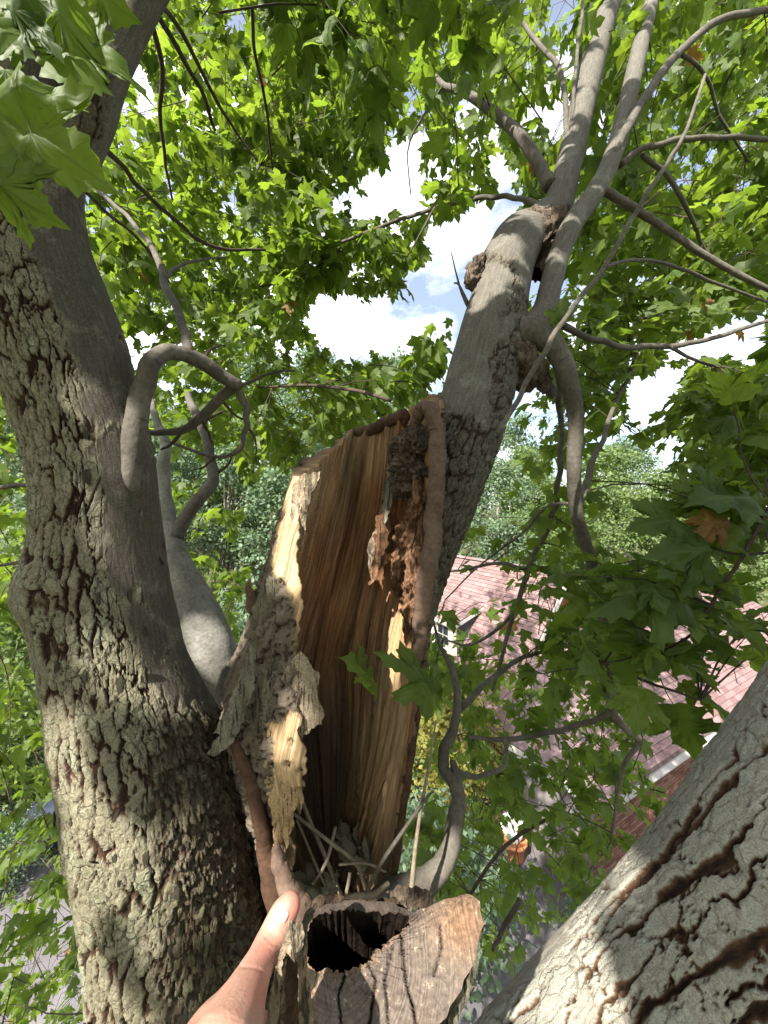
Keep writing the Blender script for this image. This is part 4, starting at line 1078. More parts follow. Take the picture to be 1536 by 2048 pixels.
# mould and debris at the foot of the cavity
n = 60
uu, vv_ = np.meshgrid(np.linspace(-1, 1, n), np.linspace(-1, 1, n))
fx = 0.17 * uu * np.sqrt(1 - vv_ ** 2 / 2) + (660 - CX) / F * DC; fy = 0.17 * vv_ * np.sqrt(1 - uu ** 2 / 2) + DC - .0
fz = H + (CY - 1795) / F * DC + 0.05 * (fbm(uu * 5 + 9, vv_ * 5 + 9, 41, 4) - .5) + .02 * (uu ** 2 + vv_ ** 2)
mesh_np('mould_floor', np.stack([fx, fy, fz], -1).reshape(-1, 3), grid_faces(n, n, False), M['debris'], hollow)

# ------------------------------------------------------------------ irregular plates of bark and wood
def plate(name, poly, d, thick, mat, parent, bulge=0.0, jag=3.0, sub=2, seed=None, dtab=None):
    """outline in photo pixels at distance d, filled, ragged and given thickness"""
    sd = seed if seed is not None else random.randrange(9999)
    pts = []
    rr = random.Random(sd)
    n = len(poly)
    for i in range(n):
        a = np.array(poly[i], float); b = np.array(poly[(i + 1) % n], float)
        m = max(1, int(np.linalg.norm(b - a) / 7))
        for k in range(m):
            p = a + (b - a) * k / m
            pts.append(p + np.array([rr.uniform(-jag, jag), rr.uniform(-jag, jag)]) * (0.4 if k == 0 else 1))
    bm = bmesh.new()
    vs = [bm.verts.new((p[0], -p[1], 0)) for p in pts]
    bm.faces.new(vs)
    bmesh.ops.triangulate(bm, faces=bm.faces[:], ngon_method='BEAUTY')
    for _ in range(sub):
        bmesh.ops.subdivide_edges(bm, edges=[e for e in bm.edges if e.calc_length() > 8], cuts=1, use_grid_fill=False)
        bmesh.ops.triangulate(bm, faces=bm.faces[:])
    bm.verts.ensure_lookup_table()
    X = np.array([v.co[:] for v in bm.verts]); Fc = np.array([[v.index for v in f.verts] for f in bm.faces])
    bnd = np.array([v.is_boundary for v in bm.verts])
    eb = [(e.verts[0].index, e.verts[1].index) for e in bm.edges if e.is_boundary]
    bm.free()
    px, py = X[:, 0], -X[:, 1]
    c = np.mean(pts, 0); w = np.ptp(np.array(pts)[:, 0]) / 2 + 1; h_ = np.ptp(np.array(pts)[:, 1]) / 2 + 1
    rel = np.clip(1 - ((px - c[0]) / w) ** 2, 0, 1)
    dd = np.full(len(px), float(d)) if dtab is None else np.interp(py, dtab[0], dtab[1])
    dd = dd - bulge * rel - 0.5 * thick * (fbm(px / 16, py / 30, sd, 4) - .5) * (2.2)
    Pf = np.array([P(a, b, e) for a, b, e in zip(px, py, dd)])
    back = np.array([P(a, b, e) for a, b, e in zip(px, py, dd + thick * np.where(bnd, .55, 1.0))])
    nn = len(px)
    side = np.array([(a + 2 * nn, b + 2 * nn, b + 3 * nn, a + 3 * nn) for a, b in eb])
    return mesh_np(name, np.vstack([Pf, back, Pf, back]), [Fc, Fc[:, ::-1] + nn, side], M[mat], parent, smooth=True)

plate('bark_flap', [(560, 1360), (600, 1300), (622, 1330), (640, 1352), (636, 1400), (648, 1420), (644, 1448), (622, 1458), (612, 1470), (586, 1470), (560, 1440)], .80, .014, 'flap', hollow, .015)
plate('wood_strip', [(566, 1440), (606, 1450), (604, 1500), (600, 1560), (608, 1600), (600, 1630), (590, 1610), (585, 1660), (572, 1700), (560, 1640), (560, 1540)], .79, .016, 'flap_yellow', hollow, .012, 2.5)
plate('wood_strip', [(522, 1440), (545, 1452), (566, 1470), (570, 1540), (568, 1640), (572, 1700), (562, 1740), (548, 1716), (545, 1640), (528, 1560)], .80, .020, 'flap_yellow', hollow, .015, 2.5)
plate('wood_strip', [(545, 1690), (568, 1690), (572, 1730), (560, 1745), (548, 1728)], .785, .012, 'flap', hollow, .006)
plate('bark_splinter', [(500, 1290), (512, 1300), (508, 1380), (488, 1440), (462, 1490), (430, 1512), (412, 1508), (440, 1470), (425, 1468), (452, 1420), (480, 1350)], .78, .016, 'flap_grey', hollow, .012)
plate('bark_splinter', [(520, 1330), (560, 1310), (556, 1400), (536, 1450), (510, 1470), (500, 1430)], .80, .014, 'flake', hollow, .012, 4)
plate('bark_splinter', [(505, 1180), (540, 1150), (570, 1180), (580, 1260), (560, 1320), (520, 1320), (500, 1270)], .86, .014, 'flake', hollow, .012, 4)
plate('wood_strip', [(586, 968), (602, 950), (640, 942), (636, 966), (620, 990), (616, 1030), (604, 1092), (586, 1150), (572, 1150), (578, 1060)], .875, .014, 'flap', hollow, .012)
plate('rotten_splinter', [(778, 900), (790, 885), (794, 940), (784, 1000), (770, 1050), (764, 1010)], 1.06, .02, 'flap_grey', hollow, .02)
plate('rotten_splinter', [(752, 1030), (770, 1020), (782, 1060), (770, 1100), (752, 1160), (738, 1170), (748, 1100)], 1.06, .02, 'rust_wood', hollow, .02, 4)
B([(505, 1215, .88, 26), (500, 1195, .85, 18), (497, 1175, .83, 13), (499, 1160, .82, 8)], 'snag', 'callus', 12, 6, .2, hollow, False)

lump('rotten_lump', [(828, 860, 1.02, 30), (822, 900, 1.02, 56), (818, 940, 1.03, 64), (812, 975, 1.05, 50), (806, 1000, 1.07, 20)], 'burr', hollow, .9, nu=80, seg=24, seed=5)
lump('rotten_lump', [(838, 960, 1.0, 20), (836, 1020, 1.0, 34), (822, 1080, 1.02, 44), (806, 1140, 1.06, 40), (800, 1190, 1.1, 20)], 'rust_wood', hollow, .8, nu=80, seg=24, seed=6)
lump('rotten_lump', [(846, 1050, .98, 20), (838, 1120, .98, 40), (828, 1190, .99, 40), (822, 1260, 1.0, 26), (818, 1310, 1.02, 10)], 'rust_wood', hollow, .7, nu=80, seg=24, seed=7)
lump('rotten_lump', [(824, 850, .99, 26), (832, 880, .99, 40), (826, 905, 1.0, 24)], 'burr', hollow, .9, nu=60, seg=20, seed=8)
lump('rotten_lump', [(770, 1020, 1.1, 14), (764, 1060, 1.08, 30), (752, 1110, 1.1, 24), (742, 1165, 1.13, 8)], 'flap', hollow, .8, seed=9)
# rolls of callus wood round the wound
B([(830, 862, 1.0, 14), (832, 836, .965, 22), (846, 818, .945, 28), (864, 826, .935, 30), (872, 870, .93, 30), (873, 940, .93, 32), (868, 1020, .925, 34), (860, 1100, .92, 36), (850, 1180, .92, 36), (842, 1250, .925, 32), (834, 1310, .935, 24), (829, 1350, .95, 12)], 'callus_roll', 'callus', 36, 16, .15, hollow, False)
B([(812, 848, 1.13, 14), (808, 830, 1.13, 22), (786, 838, 1.14, 24), (750, 856, 1.16, 22), (718, 868, 1.18, 24), (690, 880, 1.18, 12), (672, 888, 1.17, 5)], 'callus_roll', 'callus_red', 24, 12, .2, hollow, False)
B([(462, 1480, .81, 18), (482, 1510, .80, 24), (500, 1560, .80, 28), (514, 1620, .80, 27), (528, 1690, .81, 34), (545, 1760, .81, 44), (570, 1830, .81, 56)], 'callus_roll', 'callus_red', 24, 12, .14, hollow, False)
B([(552, 1690, .78, 16), (556, 1720, .775, 26), (566, 1755, .77, 34), (586, 1790, .765, 42), (612, 1830, .76, 50)], 'callus_roll', 'callus', 22, 10, .14, hollow, False)
B([(840, 1400, .97, 12), (828, 1480, .96, 14), (812, 1580, .95, 14), (796, 1690, .94, 14), (780, 1790, .93, 16)], 'callus_roll', 'callus_red', 10, 10, .3, hollow, False)

# ------------------------------------------------------------------ sawn hollow stub
pn = nrm(np.array([0.02, -.55, .83])); pc = P(780, 1950, .365)
def cut(px, py):
    d = P(px, py, 1.0) - np.array([0, 0, H]); o = np.array([0, 0, H])
    return o + d * (np.dot(pc - o, pn) / np.dot(d, pn))
OL = [(612, 1836), (640, 1812), (690, 1802), (750, 1803), (800, 1810), (826, 1822), (856, 1814), (896, 1798), (935, 1792), (960, 1806), (966, 1850), (955, 1905), (930, 1960), (900, 2015), (870, 2065), (820, 2110), (750, 2130), (680, 2120), (630, 2080), (604, 2020), (598, 1960), (600, 1890)]
HL = [(622, 1842), (648, 1824), (690, 1817), (745, 1822), (794, 1828), (816, 1836), (824, 1843), (814, 1856), (804, 1868), (786, 1874), (772, 1888), (752, 1906), (738, 1920), (716, 1934), (702, 1944), (688, 1940), (668, 1944), (650, 1941), (636, 1944), (620, 1936), (610, 1910), (611, 1872)]
nph, nrg = 330, 46
def loopres(L, n):
    p = np.array(L + [L[0]], float); t_ = np.linspace(0, len(L), n, endpoint=False); i = t_.astype(int); f = (t_ - i)[:, None]
    return p[i] * (1 - f) + p[i + 1] * f
Op, Hp = loopres(OL, nph), loopres(HL, nph)
ph = np.arange(nph)
Hp = Hp + np.stack([vn(ph * .45, ph * 0., 3) - .5, vn(ph * .5, ph * 0., 4) - .5], -1) * 11 + np.stack([vn(ph * .12, ph * 0., 5) - .5, vn(ph * .12, ph * 0., 6) - .5], -1) * 8
Op = Op + np.stack([vn(ph * .2, ph * 0., 13) - .5, vn(ph * .2, ph * 0., 14) - .5], -1) * 7
fr_ = np.linspace(0, 1, nrg)[:, None, None]
G = Hp[None] * (1 - fr_) + Op[None] * fr_
X = np.array([[cut(a, b) for a, b in row] for row in G])
cracks = [[(803, 1872), (808, 1920), (813, 1965), (826, 2010), (836, 2060)], [(736, 1928), (752, 1960), (744, 2010), (738, 2060)], [(690, 1948), (676, 1990), (684, 2060)], [(786, 1890), (770, 1960), (778, 2060)], [(880, 1850), (884, 1900), (868, 1950)]]
crk = np.full(G.shape[:2], 99.)
for L in cracks:
    for (x1, y1), (x2, y2) in zip(L[:-1], L[1:]):
        dx, dy = x2 - x1, y2 - y1
        tt_ = np.clip(((G[..., 0] - x1) * dx + (G[..., 1] - y1) * dy) / (dx * dx + dy * dy), 0, 1)
        crk = np.minimum(crk, np.hypot(G[..., 0] - x1 - tt_ * dx, G[..., 1] - y1 - tt_ * dy) * (1.0 if L is not cracks[0] else .7))
cw_ = sstep(2.6, 1.0, crk + 1.2 * (fbm(G[..., 0] / 9, G[..., 1] / 9, 2) - .5))
hgt = 0.003 * (fbm(G[..., 0] / 34, G[..., 1] / 34, 61, 4) - .5) * 2 - .006 * cw_
spl = sstep(.16, .0, fr_[..., 0]) * sstep(1990, 1850, G[..., 1])
hgt = hgt + spl * 0.010 * (fbm(G[..., 0] / 6, G[..., 1] / 6, 62, 3) - .45)
lobe = np.exp(-(((G[..., 0] - 925) / 36) ** 2 + ((G[..., 1] - 1806) / 20) ** 2))
hgt = hgt + lobe * .016 * (fbm(G[..., 0] / 8, G[..., 1] / 8, 63, 3) - .3)
X = X + hgt[..., None] * pn
age = np.clip(np.exp(-(((G[..., 0] - 925) / 60) ** 2 + ((G[..., 1] - 1850) / 70) ** 2)) * .75 + .45 * np.exp(-((crk * 0 + fr_[..., 0]) / .06) ** 2) + .5 * np.exp(-((G[..., 0] - 615) / 22) ** 2) + .25 * (fbm(G[..., 0] / 50, G[..., 1] / 50, 67) - .4), 0, 1)
pith = cut(690, 1900); ax1 = np.array([1., 0, 0]); ax1 = nrm(ax1 - pn * np.dot(ax1, pn)); ax2 = np.cross(pn, ax1)
uvX = np.stack([(X - pith) @ ax1, (X - pith) @ ax2], -1).reshape(-1, 2)
stub = mesh_np('sawn_stub', X.reshape(-1, 3), grid_faces(nrg, nph), M['sawn'], tree, uv=uvX, attrs={'age': age.ravel(), 'crack': np.clip(cw_ + .75 * sstep(1850, 1832, G[..., 1]) * sstep(850, 815, G[..., 0]), 0, 1).ravel()})  # cracks, with the upper left rim darkened as well
tag(stub, 'sawn hollow branch stub with greyed end grain in front of the cavity')
# hollow inside and bark outside of the stub
def skirt(ring, L, shrinkf, mat, name, rows, amp, seed):
    ax = nrm(np.array([-.05, .50, -1.0])); cen = ring.mean(0)
    out = []
    for k in range(rows):
        f = k / (rows - 1)
        s = 1 + (shrinkf - 1) * f
        nz = amp * (fbm(ph / 9, ph * 0 + k * .35, seed, 4) - .5) * min(1, k / 2)
        out.append(cen + (ring - cen) * (s + nz)[:, None] + ax * L * f)
    V = np.array(out).reshape(-1, 3); n_ = len(V)
    uv = np.stack([np.tile(ph / nph * .45, rows), np.repeat(np.linspace(0, L, rows), nph)], -1)
    return mesh_np(name, V, grid_faces(rows, nph), M[mat], stub, uv=uv, attrs={'pale': np.zeros(n_), 'rot': np.full(n_, .92), 'rust': np.full(n_, .15), 'bark': np.zeros(n_), 'pid': np.zeros(n_), 'furrow': sstep(.45, .6, fbm(uv[:, 0] * 60, uv[:, 1] * 9, 4)), 'smoothm': np.zeros(n_), 'shag': np.full(n_, .5), 'moss': np.zeros(n_)})
skirt(X[0], .30, .75, 'hole_shade', 'cavity_wall', 40, .10, 71)
skirt(X[-1], .42, .98, 'bark', 'stub_bark', 60, .12, 72)
plate('bark_plate', [(578, 1838), (592, 1846), (602, 1842), (609, 1868), (604, 1896), (588, 1910), (590, 1925), (572, 1905), (566, 1920), (560, 1990), (556, 2060), (550, 2120), (520, 2120), (536, 2010), (548, 1950), (560, 1900), (572, 1870)], .295, .006, 'flap', stub, .008, 2)
plate('bark_plate', [(598, 1860), (612, 1822), (624, 1812), (634, 1820), (616, 1850), (608, 1900), (598, 1940), (596, 1900)], .335, .008, 'flake', stub, .004, 2)
plate('bark_plate', [(604, 1890), (615, 1876), (616, 1935), (640, 1948), (622, 1990), (628, 2060), (640, 2120), (600, 2120), (596, 1990), (596, 1930)], .338, .006, 'flap', stub, .006, 2)
plate('bark_plate', [(944, 1935), (962, 1862), (956, 1930), (940, 1990), (905, 2060), (880, 2110), (900, 2030)], .372, .010, 'flake', stub, .004, 3)
for pts, mt in (([(610, 1806), (640, 1790), (672, 1786), (700, 1798), (690, 1816), (640, 1826), (618, 1836)], 'callus'), ([(700, 1800), (760, 1796), (815, 1798), (822, 1815), (780, 1822), (720, 1822)], 'flap_grey'), ([(770, 1780), (815, 1770), (850, 1778), (880, 1800), (850, 1826), (800, 1812)], 'flake')):
    plate('rim_splinter', pts, .44, .02, 'debris' if mt != 'flake' else 'burr', stub, .02, 5)

# loose bark flakes on the shaggy flank
me = trunk.data
co = np.empty(len(me.vertices) * 3, np.float32); me.vertices.foreach_get('co', co); co = co.reshape(-1, 3) + np.array(tree.location, np.float32)
no = np.empty(len(me.vertices) * 3, np.float32); me.vertices.foreach_get('normal', no); no = no.reshape(-1, 3)
tpx, tpy = proj(co)
facing = np.sum(no * nrm(np.array([0, 0, H]) - co), 1)
wgt = soft(tpx, tpy, [SH], 30, 3, 30) * (facing > .1) * (tpy < 2100) + .10 * (facing > .15) * (tpy > 850) * (tpy < 2100) * (tpx > 60) * (tpx < 330)
idx = rng.choice(len(co), 190, replace=False, p=wgt / wgt.sum())
fl_me = []
for k in range(6):
    rr = random.Random(k)
    m_ = 9
    a = np.linspace(0, 2 * np.pi, m_, endpoint=False)
    r_ = np.array([rr.uniform(.55, 1.1) for _ in a])
    top = np.stack([r_ * np.cos(a) * .55, r_ * np.sin(a), np.array([rr.uniform(-.08, .08) for _ in a])], -1)
    V = np.vstack([top, top * np.array([.9, .9, 1]) - np.array([0, 0, .22]), [[0, 0, .10]]])
    fs = [np.array([(i, (i + 1) % m_, 2 * m_) for i in range(m_)]), np.array([(i, i + m_, (i + 1) % m_ + m_, (i + 1) % m_) for i in range(m_)])]
    o = mesh_np('bark_flake', V, fs, M['flake'], None, smooth=False); fl_me.append(o.data); COL.objects.unlink(o); bpy.data.objects.remove(o)
for k in idx:
    o = bpy.data.objects.new('bark_flake', random.choice(fl_me))
    n_ = Vector(no[k] + rng.normal(0, .22, 3)); n_.normalize()
    up = Vector((0, 0, 1)); x_ = up.cross(n_).normalized(); y_ = n_.cross(x_)
    s = random.uniform(.006, .014)
    mt = Matrix((x_ * s, y_ * s * random.uniform(1.0, 1.9), n_ * s * .9)).transposed().to_4x4()
    mt.translation = Vector(co[k] + no[k] * .003 - np.array(tree.location))
    o.parent = trunk; COL.objects.link(o)
    o.matrix_basis = mt

# ------------------------------------------------------------------ things lying in the cavity
def loose_twig(pts, label, mat='dead_twig'):
    ctl = np.array([list(P(x, y, d)) + [w / 2 / F * d] for x, y, d, w in pts])
    k = cr(ctl, 8 * (len(pts) - 1) + 1)
    V, f, uv = tube_vf(k[:, :3], k[:, 3], 8, .15, random.randrange(99))
    o0 = k[0, :3]
    o = mesh_np('dry_twig', V - o0, f, M[mat], None, uv=uv); o.location = tuple(o0)
    return tag(o, label, 'twig', 'dry twigs lying in the hollow trunk')
loose_twig([(585, 1626, .90, 6), (658, 1683, .90, 7), (712, 1728, .92, 8), (734, 1786, .95, 7)], 'long bare twig slanting down from the left lip across the cavity')
loose_twig([(671, 1654, .93, 6), (656, 1714, .88, 7), (641, 1745, .86, 6), (626, 1768, .86, 5)], 'short pale bent twig with its tip towards the left in the cavity')
loose_twig([(604, 1600, .98, 7), (622, 1648, .97, 8), (648, 1708, .95, 8), (686, 1800, .93, 8)], 'thicker brown twig leaning behind the others at the left of the cavity')
loose_twig([(593, 1640, .95, 4), (611, 1681, .94, 5), (630, 1726, .93, 5), (650, 1770, .93, 5)], 'thin straight twig close to the left wall of the cavity')
loose_twig([(730, 1790, .86, 9), (763, 1726, .85, 8), (790, 1685, .85, 8), (845, 1607, .86, 6), (866, 1582, .87, 4)], 'long twig leaning out of the cavity up to the right', 'branch')
loose_twig([(677, 1729, .91, 5), (732, 1727, .91, 5), (772, 1744, .92, 4)], 'small twig lying level across the cavity')
loose_twig([(672, 1806, .80, 12), (708, 1794, .80, 13), (745, 1790, .82, 12), (778, 1766, .84, 8)], 'stout pale twig lying at the front edge of the cavity')
loose_twig([(820, 1824, .82, 12), (828, 1724, .83, 9), (841, 1623, .86, 7), (858, 1530, .9, 5), (872, 1440, .95, 3)], 'upright dead shoot standing to the right of the cavity', 'dead_twig')
loose_twig([(690, 1800, .9, 9), (696, 1770, .9, 7), (700, 1745, .91, 6)], 'stubby upright twig in the middle of the cavity floor')

# ------------------------------------------------------------------ the hand
def capsule_chain(pts, nseg=12, nu=20):
    k = cr(np.array(pts, float), nseg * (len(pts) - 1) + 1)
    c, r = k[:, :3], k[:, 3]
    # hemispherical ends
    def endcap(cc, tn_, rr_, sgn):
        fs = np.array([.35, .65, .87, .98]); 
        return [(cc + tn_ * sgn * rr_ * f, rr_ * math.sqrt(1 - f * f)) for f in fs]
    tn_ = nrm(np.gradient(c, axis=0))
    st = endcap(c[0], tn_[0], r[0], -1)[::-1]; en = endcap(c[-1], tn_[-1], r[-1], 1)
    c = np.array([s[0] for s in st] + list(c) + [s[0] for s in en]); r = np.array([s[1] for s in st] + list(r) + [s[1] for s in en])
    V, f, _ = tube_vf(c, r, nu)
    return V, f
org = np.array([0, 0, H])
def hp(x, y, d, r): return list(P(x, y, d)) + [r]
chains = [
    [hp(578, 1812, .322, .0098), hp(568, 1828, .320, .0116), hp(552, 1862, .313, .0122), hp(538, 1890, .306, .0122), hp(520, 1925, .293, .0118), hp(502, 1962, .279, .0135), hp(482, 2010, .262, .0165), hp(462, 2060, .246, .019), hp(440, 2110, .232, .021)],   # thumb
    [hp(470, 2040, .262, .020), hp(440, 2090, .250, .024), hp(410, 2150, .235, .026), hp(370, 2230, .215, .028), hp(320, 2330, .19, .031), hp(250, 2520, .16, .036), hp(80, 2900, .12, .042)],                # heel of hand, wrist, forearm
]
W = P(440, 2120, .262) 
palm0 = np.array(W) + np.array([0, 0, -.020])
def fing(start, mids):
    return [list(np.array(start)) + [.013]] + mids
pb = P(470, 2085, .275) + np.array([0, 0, -.022])
chains.append([list(P(450, 2090, .25)) + [.022], list(pb) + [.022], list(pb + np.array([.008, .025, -.012])) + [.016]])
for k in range(4):
    s0 = pb + np.array([-.004, .016 - k * .019, -.036 - k * .004])
    L = (.95, 1.05, 1.0, .8)[k]
    chains.append([list(pb + np.array([-.012, .004 - k * .010, -.006])) + [.016], list(s0) + [.0105], list(s0 + np.array([.022 * L, .010, -.026 * L])) + [.0100], list(s0 + np.array([.046 * L, .012, -.040 * L])) + [.0092], list(s0 + np.array([.066 * L, .010, -.046 * L])) + [.0078]])
VV = []; FF = []; off = 0
for c in chains:
    v, f = capsule_chain(c)
    for ff in f: FF += [tuple(int(i) + off for i in row) for row in ff]
    VV.append(v); off += len(v)
VV = np.vstack(VV)
tm = bpy.data.meshes.new('hand_tmp'); tm.from_pydata(VV.tolist(), [], FF); tm.update()
to = bpy.data.objects.new('hand_tmp', tm); COL.objects.link(to)
rm = to.modifiers.new('r', 'REMESH'); rm.mode = 'VOXEL'; rm.voxel_size = 0.0013
sm_ = to.modifiers.new('s', 'SMOOTH'); sm_.factor = .5; sm_.iterations = 9
dg = bpy.context.evaluated_depsgraph_get(); ev = to.evaluated_get(dg)
hm = bpy.data.meshes.new_from_object(ev)
bpy.data.objects.remove(to); bpy.data.meshes.remove(tm)
hv = np.empty(len(hm.vertices) * 3, np.float32); hm.vertices.foreach_get('co', hv); hv = hv.reshape(-1, 3).astype(float)
hn = np.empty(len(hm.vertices) * 3, np.float32); hm.vertices.foreach_get('normal', hn); hn = hn.reshape(-1, 3)
hpx, hpy = proj(hv)
# creases over the thumb joint
ax_t = nrm(np.array([586 - 500, 1795 - 1960.])); tcoord = (hpx - 545) * ax_t[0] + (hpy - 1880) * ax_t[1]
cre = np.zeros(len(hv))
for c0, wd, dp in ((0, 2.2, .0006), (10, 1.8, .0004), (-12, 2.0, .0005), (22, 1.6, .0003), (-70, 3, .0005)):
    cre += dp * np.exp(-((tcoord - c0 + 6 * np.sin(hpx / 14 + c0)) / wd) ** 2)
hv = hv - hn * cre[:, None]
hm.vertices.foreach_set('co', (hv - P(470, 2060, .255)).astype(np.float32).ravel())
red = np.clip(np.exp(-(((hpx - 583) / 26) ** 2 + ((hpy - 1812) / 30) ** 2)) * .9 + .5 * np.exp(-(((hpx - 530) / 34) ** 2 + ((hpy - 1900) / 40) ** 2)) + .6 * np.exp(-(((hpx - 520) / 26) ** 2 + ((hpy - 1985) / 40) ** 2)), 0, 1)
at = hm.attributes.new('red', 'FLOAT', 'POINT'); at.data.foreach_set('value', red.astype(np.float32))
hm.materials.clear(); hm.materials.append(M['skin'])
hm.polygons.foreach_set('use_smooth', np.ones(len(hm.polygons), bool))
person = bpy.data.objects.new('person', hm); COL.objects.link(person)
person.location = tuple(P(470, 2060, .255))
tag(person, 'bare hand reaching in from below, thumb gripping the sawn stub', 'person')
# thumb nail
tp = P(574, 1822, .321); tq = P(556, 1856, .314)
tax = nrm(tp - tq); view = nrm(org - tp)
side = nrm(np.cross(tax, view)); up_ = np.cross(side, tax)
up_ = nrm(up_ * math.cos(.5) - side * math.sin(.5) * (1 if side[0] > 0 else -1)); side = np.cross(tax, up_)
nv_, nu_ = 12, 14
V = []
for i in range(nv_):
    f = i / (nv_ - 1)
    cpt = tq + (tp - tq) * (.35 + f * .78)
    hw = 0.92 * (1 - .25 * (f - .45) ** 2) * (math.sin(math.pi * min(1, f * 3 + .25) / 2) if f < .25 else 1) * (1 if f < .8 else math.sqrt(max(0.05, 1 - ((f - .8) / .22) ** 2)))
    rr_ = 0.0119 - .0008 * f
    for j in range(nu_):
        a = (j / (nu_ - 1) - .5) * 1.75 * hw
        V.append(cpt + up_ * (rr_ * math.cos(a) * .93 + .0011) + side * rr_ * math.sin(a) * .92)
V = np.array(V)
nail = mesh_np('thumb_nail', V, grid_faces(nv_, nu_, False), M['nail'], person)
# ------------------------------------------------------------------ leaves
half = [(0, .03), (.27, -.01), (.44, .13), (.35, .26), (.60, .66), (.42, .61), (.20, .56), (.23, .76), (0, 1.04)]
def outline(hf):
    return np.array(hf + [(-x, y) for x, y in hf[-2:0:-1]], float)
def leaf_low():
    ol = outline(half); n = len(ol)
    V2 = np.vstack([ol, [[0, .42]], [[-.008, .03], [.008, .03], [.010, -.42], [-.010, -.42]]])
    tri = np.array([(i, (i + 1) % n, n) for i in range(n)] + [(n + 1, n + 3, n + 2), (n + 1, n + 4, n + 3)])
    return V2, tri
def leaf_hi(seed):
    """serrated maple leaf on a polar grid"""
    rr = random.Random(seed)
    hf = [(0, .03), (.10, -.03), (.22, -.03), (.30, .00), (.36, .05), (.47, .07), (.43, .15), (.45, .22), (.36, .25), (.38, .31), (.47, .38), (.50, .47), (.60, .52), (.58, .59), (.67, .72), (.55, .68), (.50, .71), (.43, .64), (.36, .65), (.29, .58), (.20, .545),
          (.215, .62), (.27, .68), (.24, .73), (.27, .80), (.185, .82), (.16, .89), (.10, .90), (.06, .97), (0, 1.08)]
    hf = [(x * rr.uniform(.95, 1.05) if 0 < x else 0, y + (rr.uniform(-.012, .012) if 0 < x else 0)) for x, y in hf]
    ol = outline(hf); n = len(ol); nr_ = 6
    c = np.array([0, .36])
    V2 = [c[None]]
    for k in range(1, nr_ + 1): V2.append(c + (ol - c) * (k / nr_) ** .8)
    V2 = np.vstack(V2)
    tri = [(0, 1 + i, 1 + (i + 1) % n) for i in range(n)]
    for k in range(nr_ - 1):
        a = 1 + k * n; b = a + n
        for i in range(n):
            j = (i + 1) % n
            tri += [(a + i, b + i, b + j), (a + i, b + j, a + j)]
    m = len(V2)
    V2 = np.vstack([V2, [[-.008, .03], [.008, .03], [.010, -.3], [-.010, -.3], [.012, -.62], [-.012, -.62]]])
    tri += [(m, m + 2, m + 1), (m, m + 3, m + 2), (m + 3, m + 4, m + 2), (m + 3, m + 5, m + 4)]
    return V2, np.array(tri)
LOW2, LOWT = leaf_low()
def leaf_z(V2, fold, curl, wave=0.0, seed=0):
    x, y = V2[:, 0], V2[:, 1]
    z = fold * np.abs(x) - curl * (y - .35) ** 2
    if wave: z = z + wave * (fbm(x * 4 + 9, y * 4 + 9, seed, 2) - .5)
    return z
LEAF_ME = []
for k in range(6):
    V2, T = leaf_hi(k)
    z = leaf_z(V2, (-.32, .22, -.12, .34, -.42, .05)[k], (.40, .2, .6, .3, .12, .5)[k], .34, k)
    o = mesh_np('leaf', np.column_stack([V2, z]), T, M['leaf'], None, uv=V2, attrs={'rnd': np.zeros(len(V2))})
    LEAF_ME.append(o.data); COL.objects.unlink(o); bpy.data.objects.remove(o)
ORANGE_ME = LEAF_ME[2].copy(); ORANGE_ME.materials.clear(); ORANGE_ME.materials.append(M['leaf_orange'])

def leaf_object(base, axis, normal, size, parent, me=None):
    axis = nrm(axis); normal = nrm(normal - axis * np.dot(normal, axis)); side = np.cross(axis, normal)
    o = bpy.data.objects.new('leaf', me or random.choice(LEAF_ME))
    mt = Matrix((Vector(side * size), Vector(axis * size), Vector(normal * size))).transposed().to_4x4()
    mt.translation = Vector(np.asarray(base) - parent_origin(parent))
    link(o, parent); o.matrix_basis = mt
    return o
def bake_leaves(name, base, axis, normal, size, fold, curl, mat, parent, rnd=None):
    n = len(base)
    axis = nrm(axis); normal = nrm(normal - axis * np.sum(axis * normal, 1, keepdims=True)); side = np.cross(axis, normal)
    x, y = LOW2[:, 0], LOW2[:, 1]; k = len(x)
    z = fold[:, None] * np.abs(x)[None] - curl[:, None] * (y - .35)[None] ** 2
    V = base[:, None] + size[:, None, None] * (x[None, :, None] * side[:, None] + y[None, :, None] * axis[:, None] + z[..., None] * normal[:, None])
    T = (LOWT[None] + (np.arange(n) * k)[:, None, None]).reshape(-1, 3)
    r = np.repeat(rnd if rnd is not None else rng.random(n), k)
    return mesh_np(name, V.reshape(-1, 3), T, M[mat], parent, smooth=False, uv=np.tile(LOW2, (n, 1)), attrs={'rnd': r})

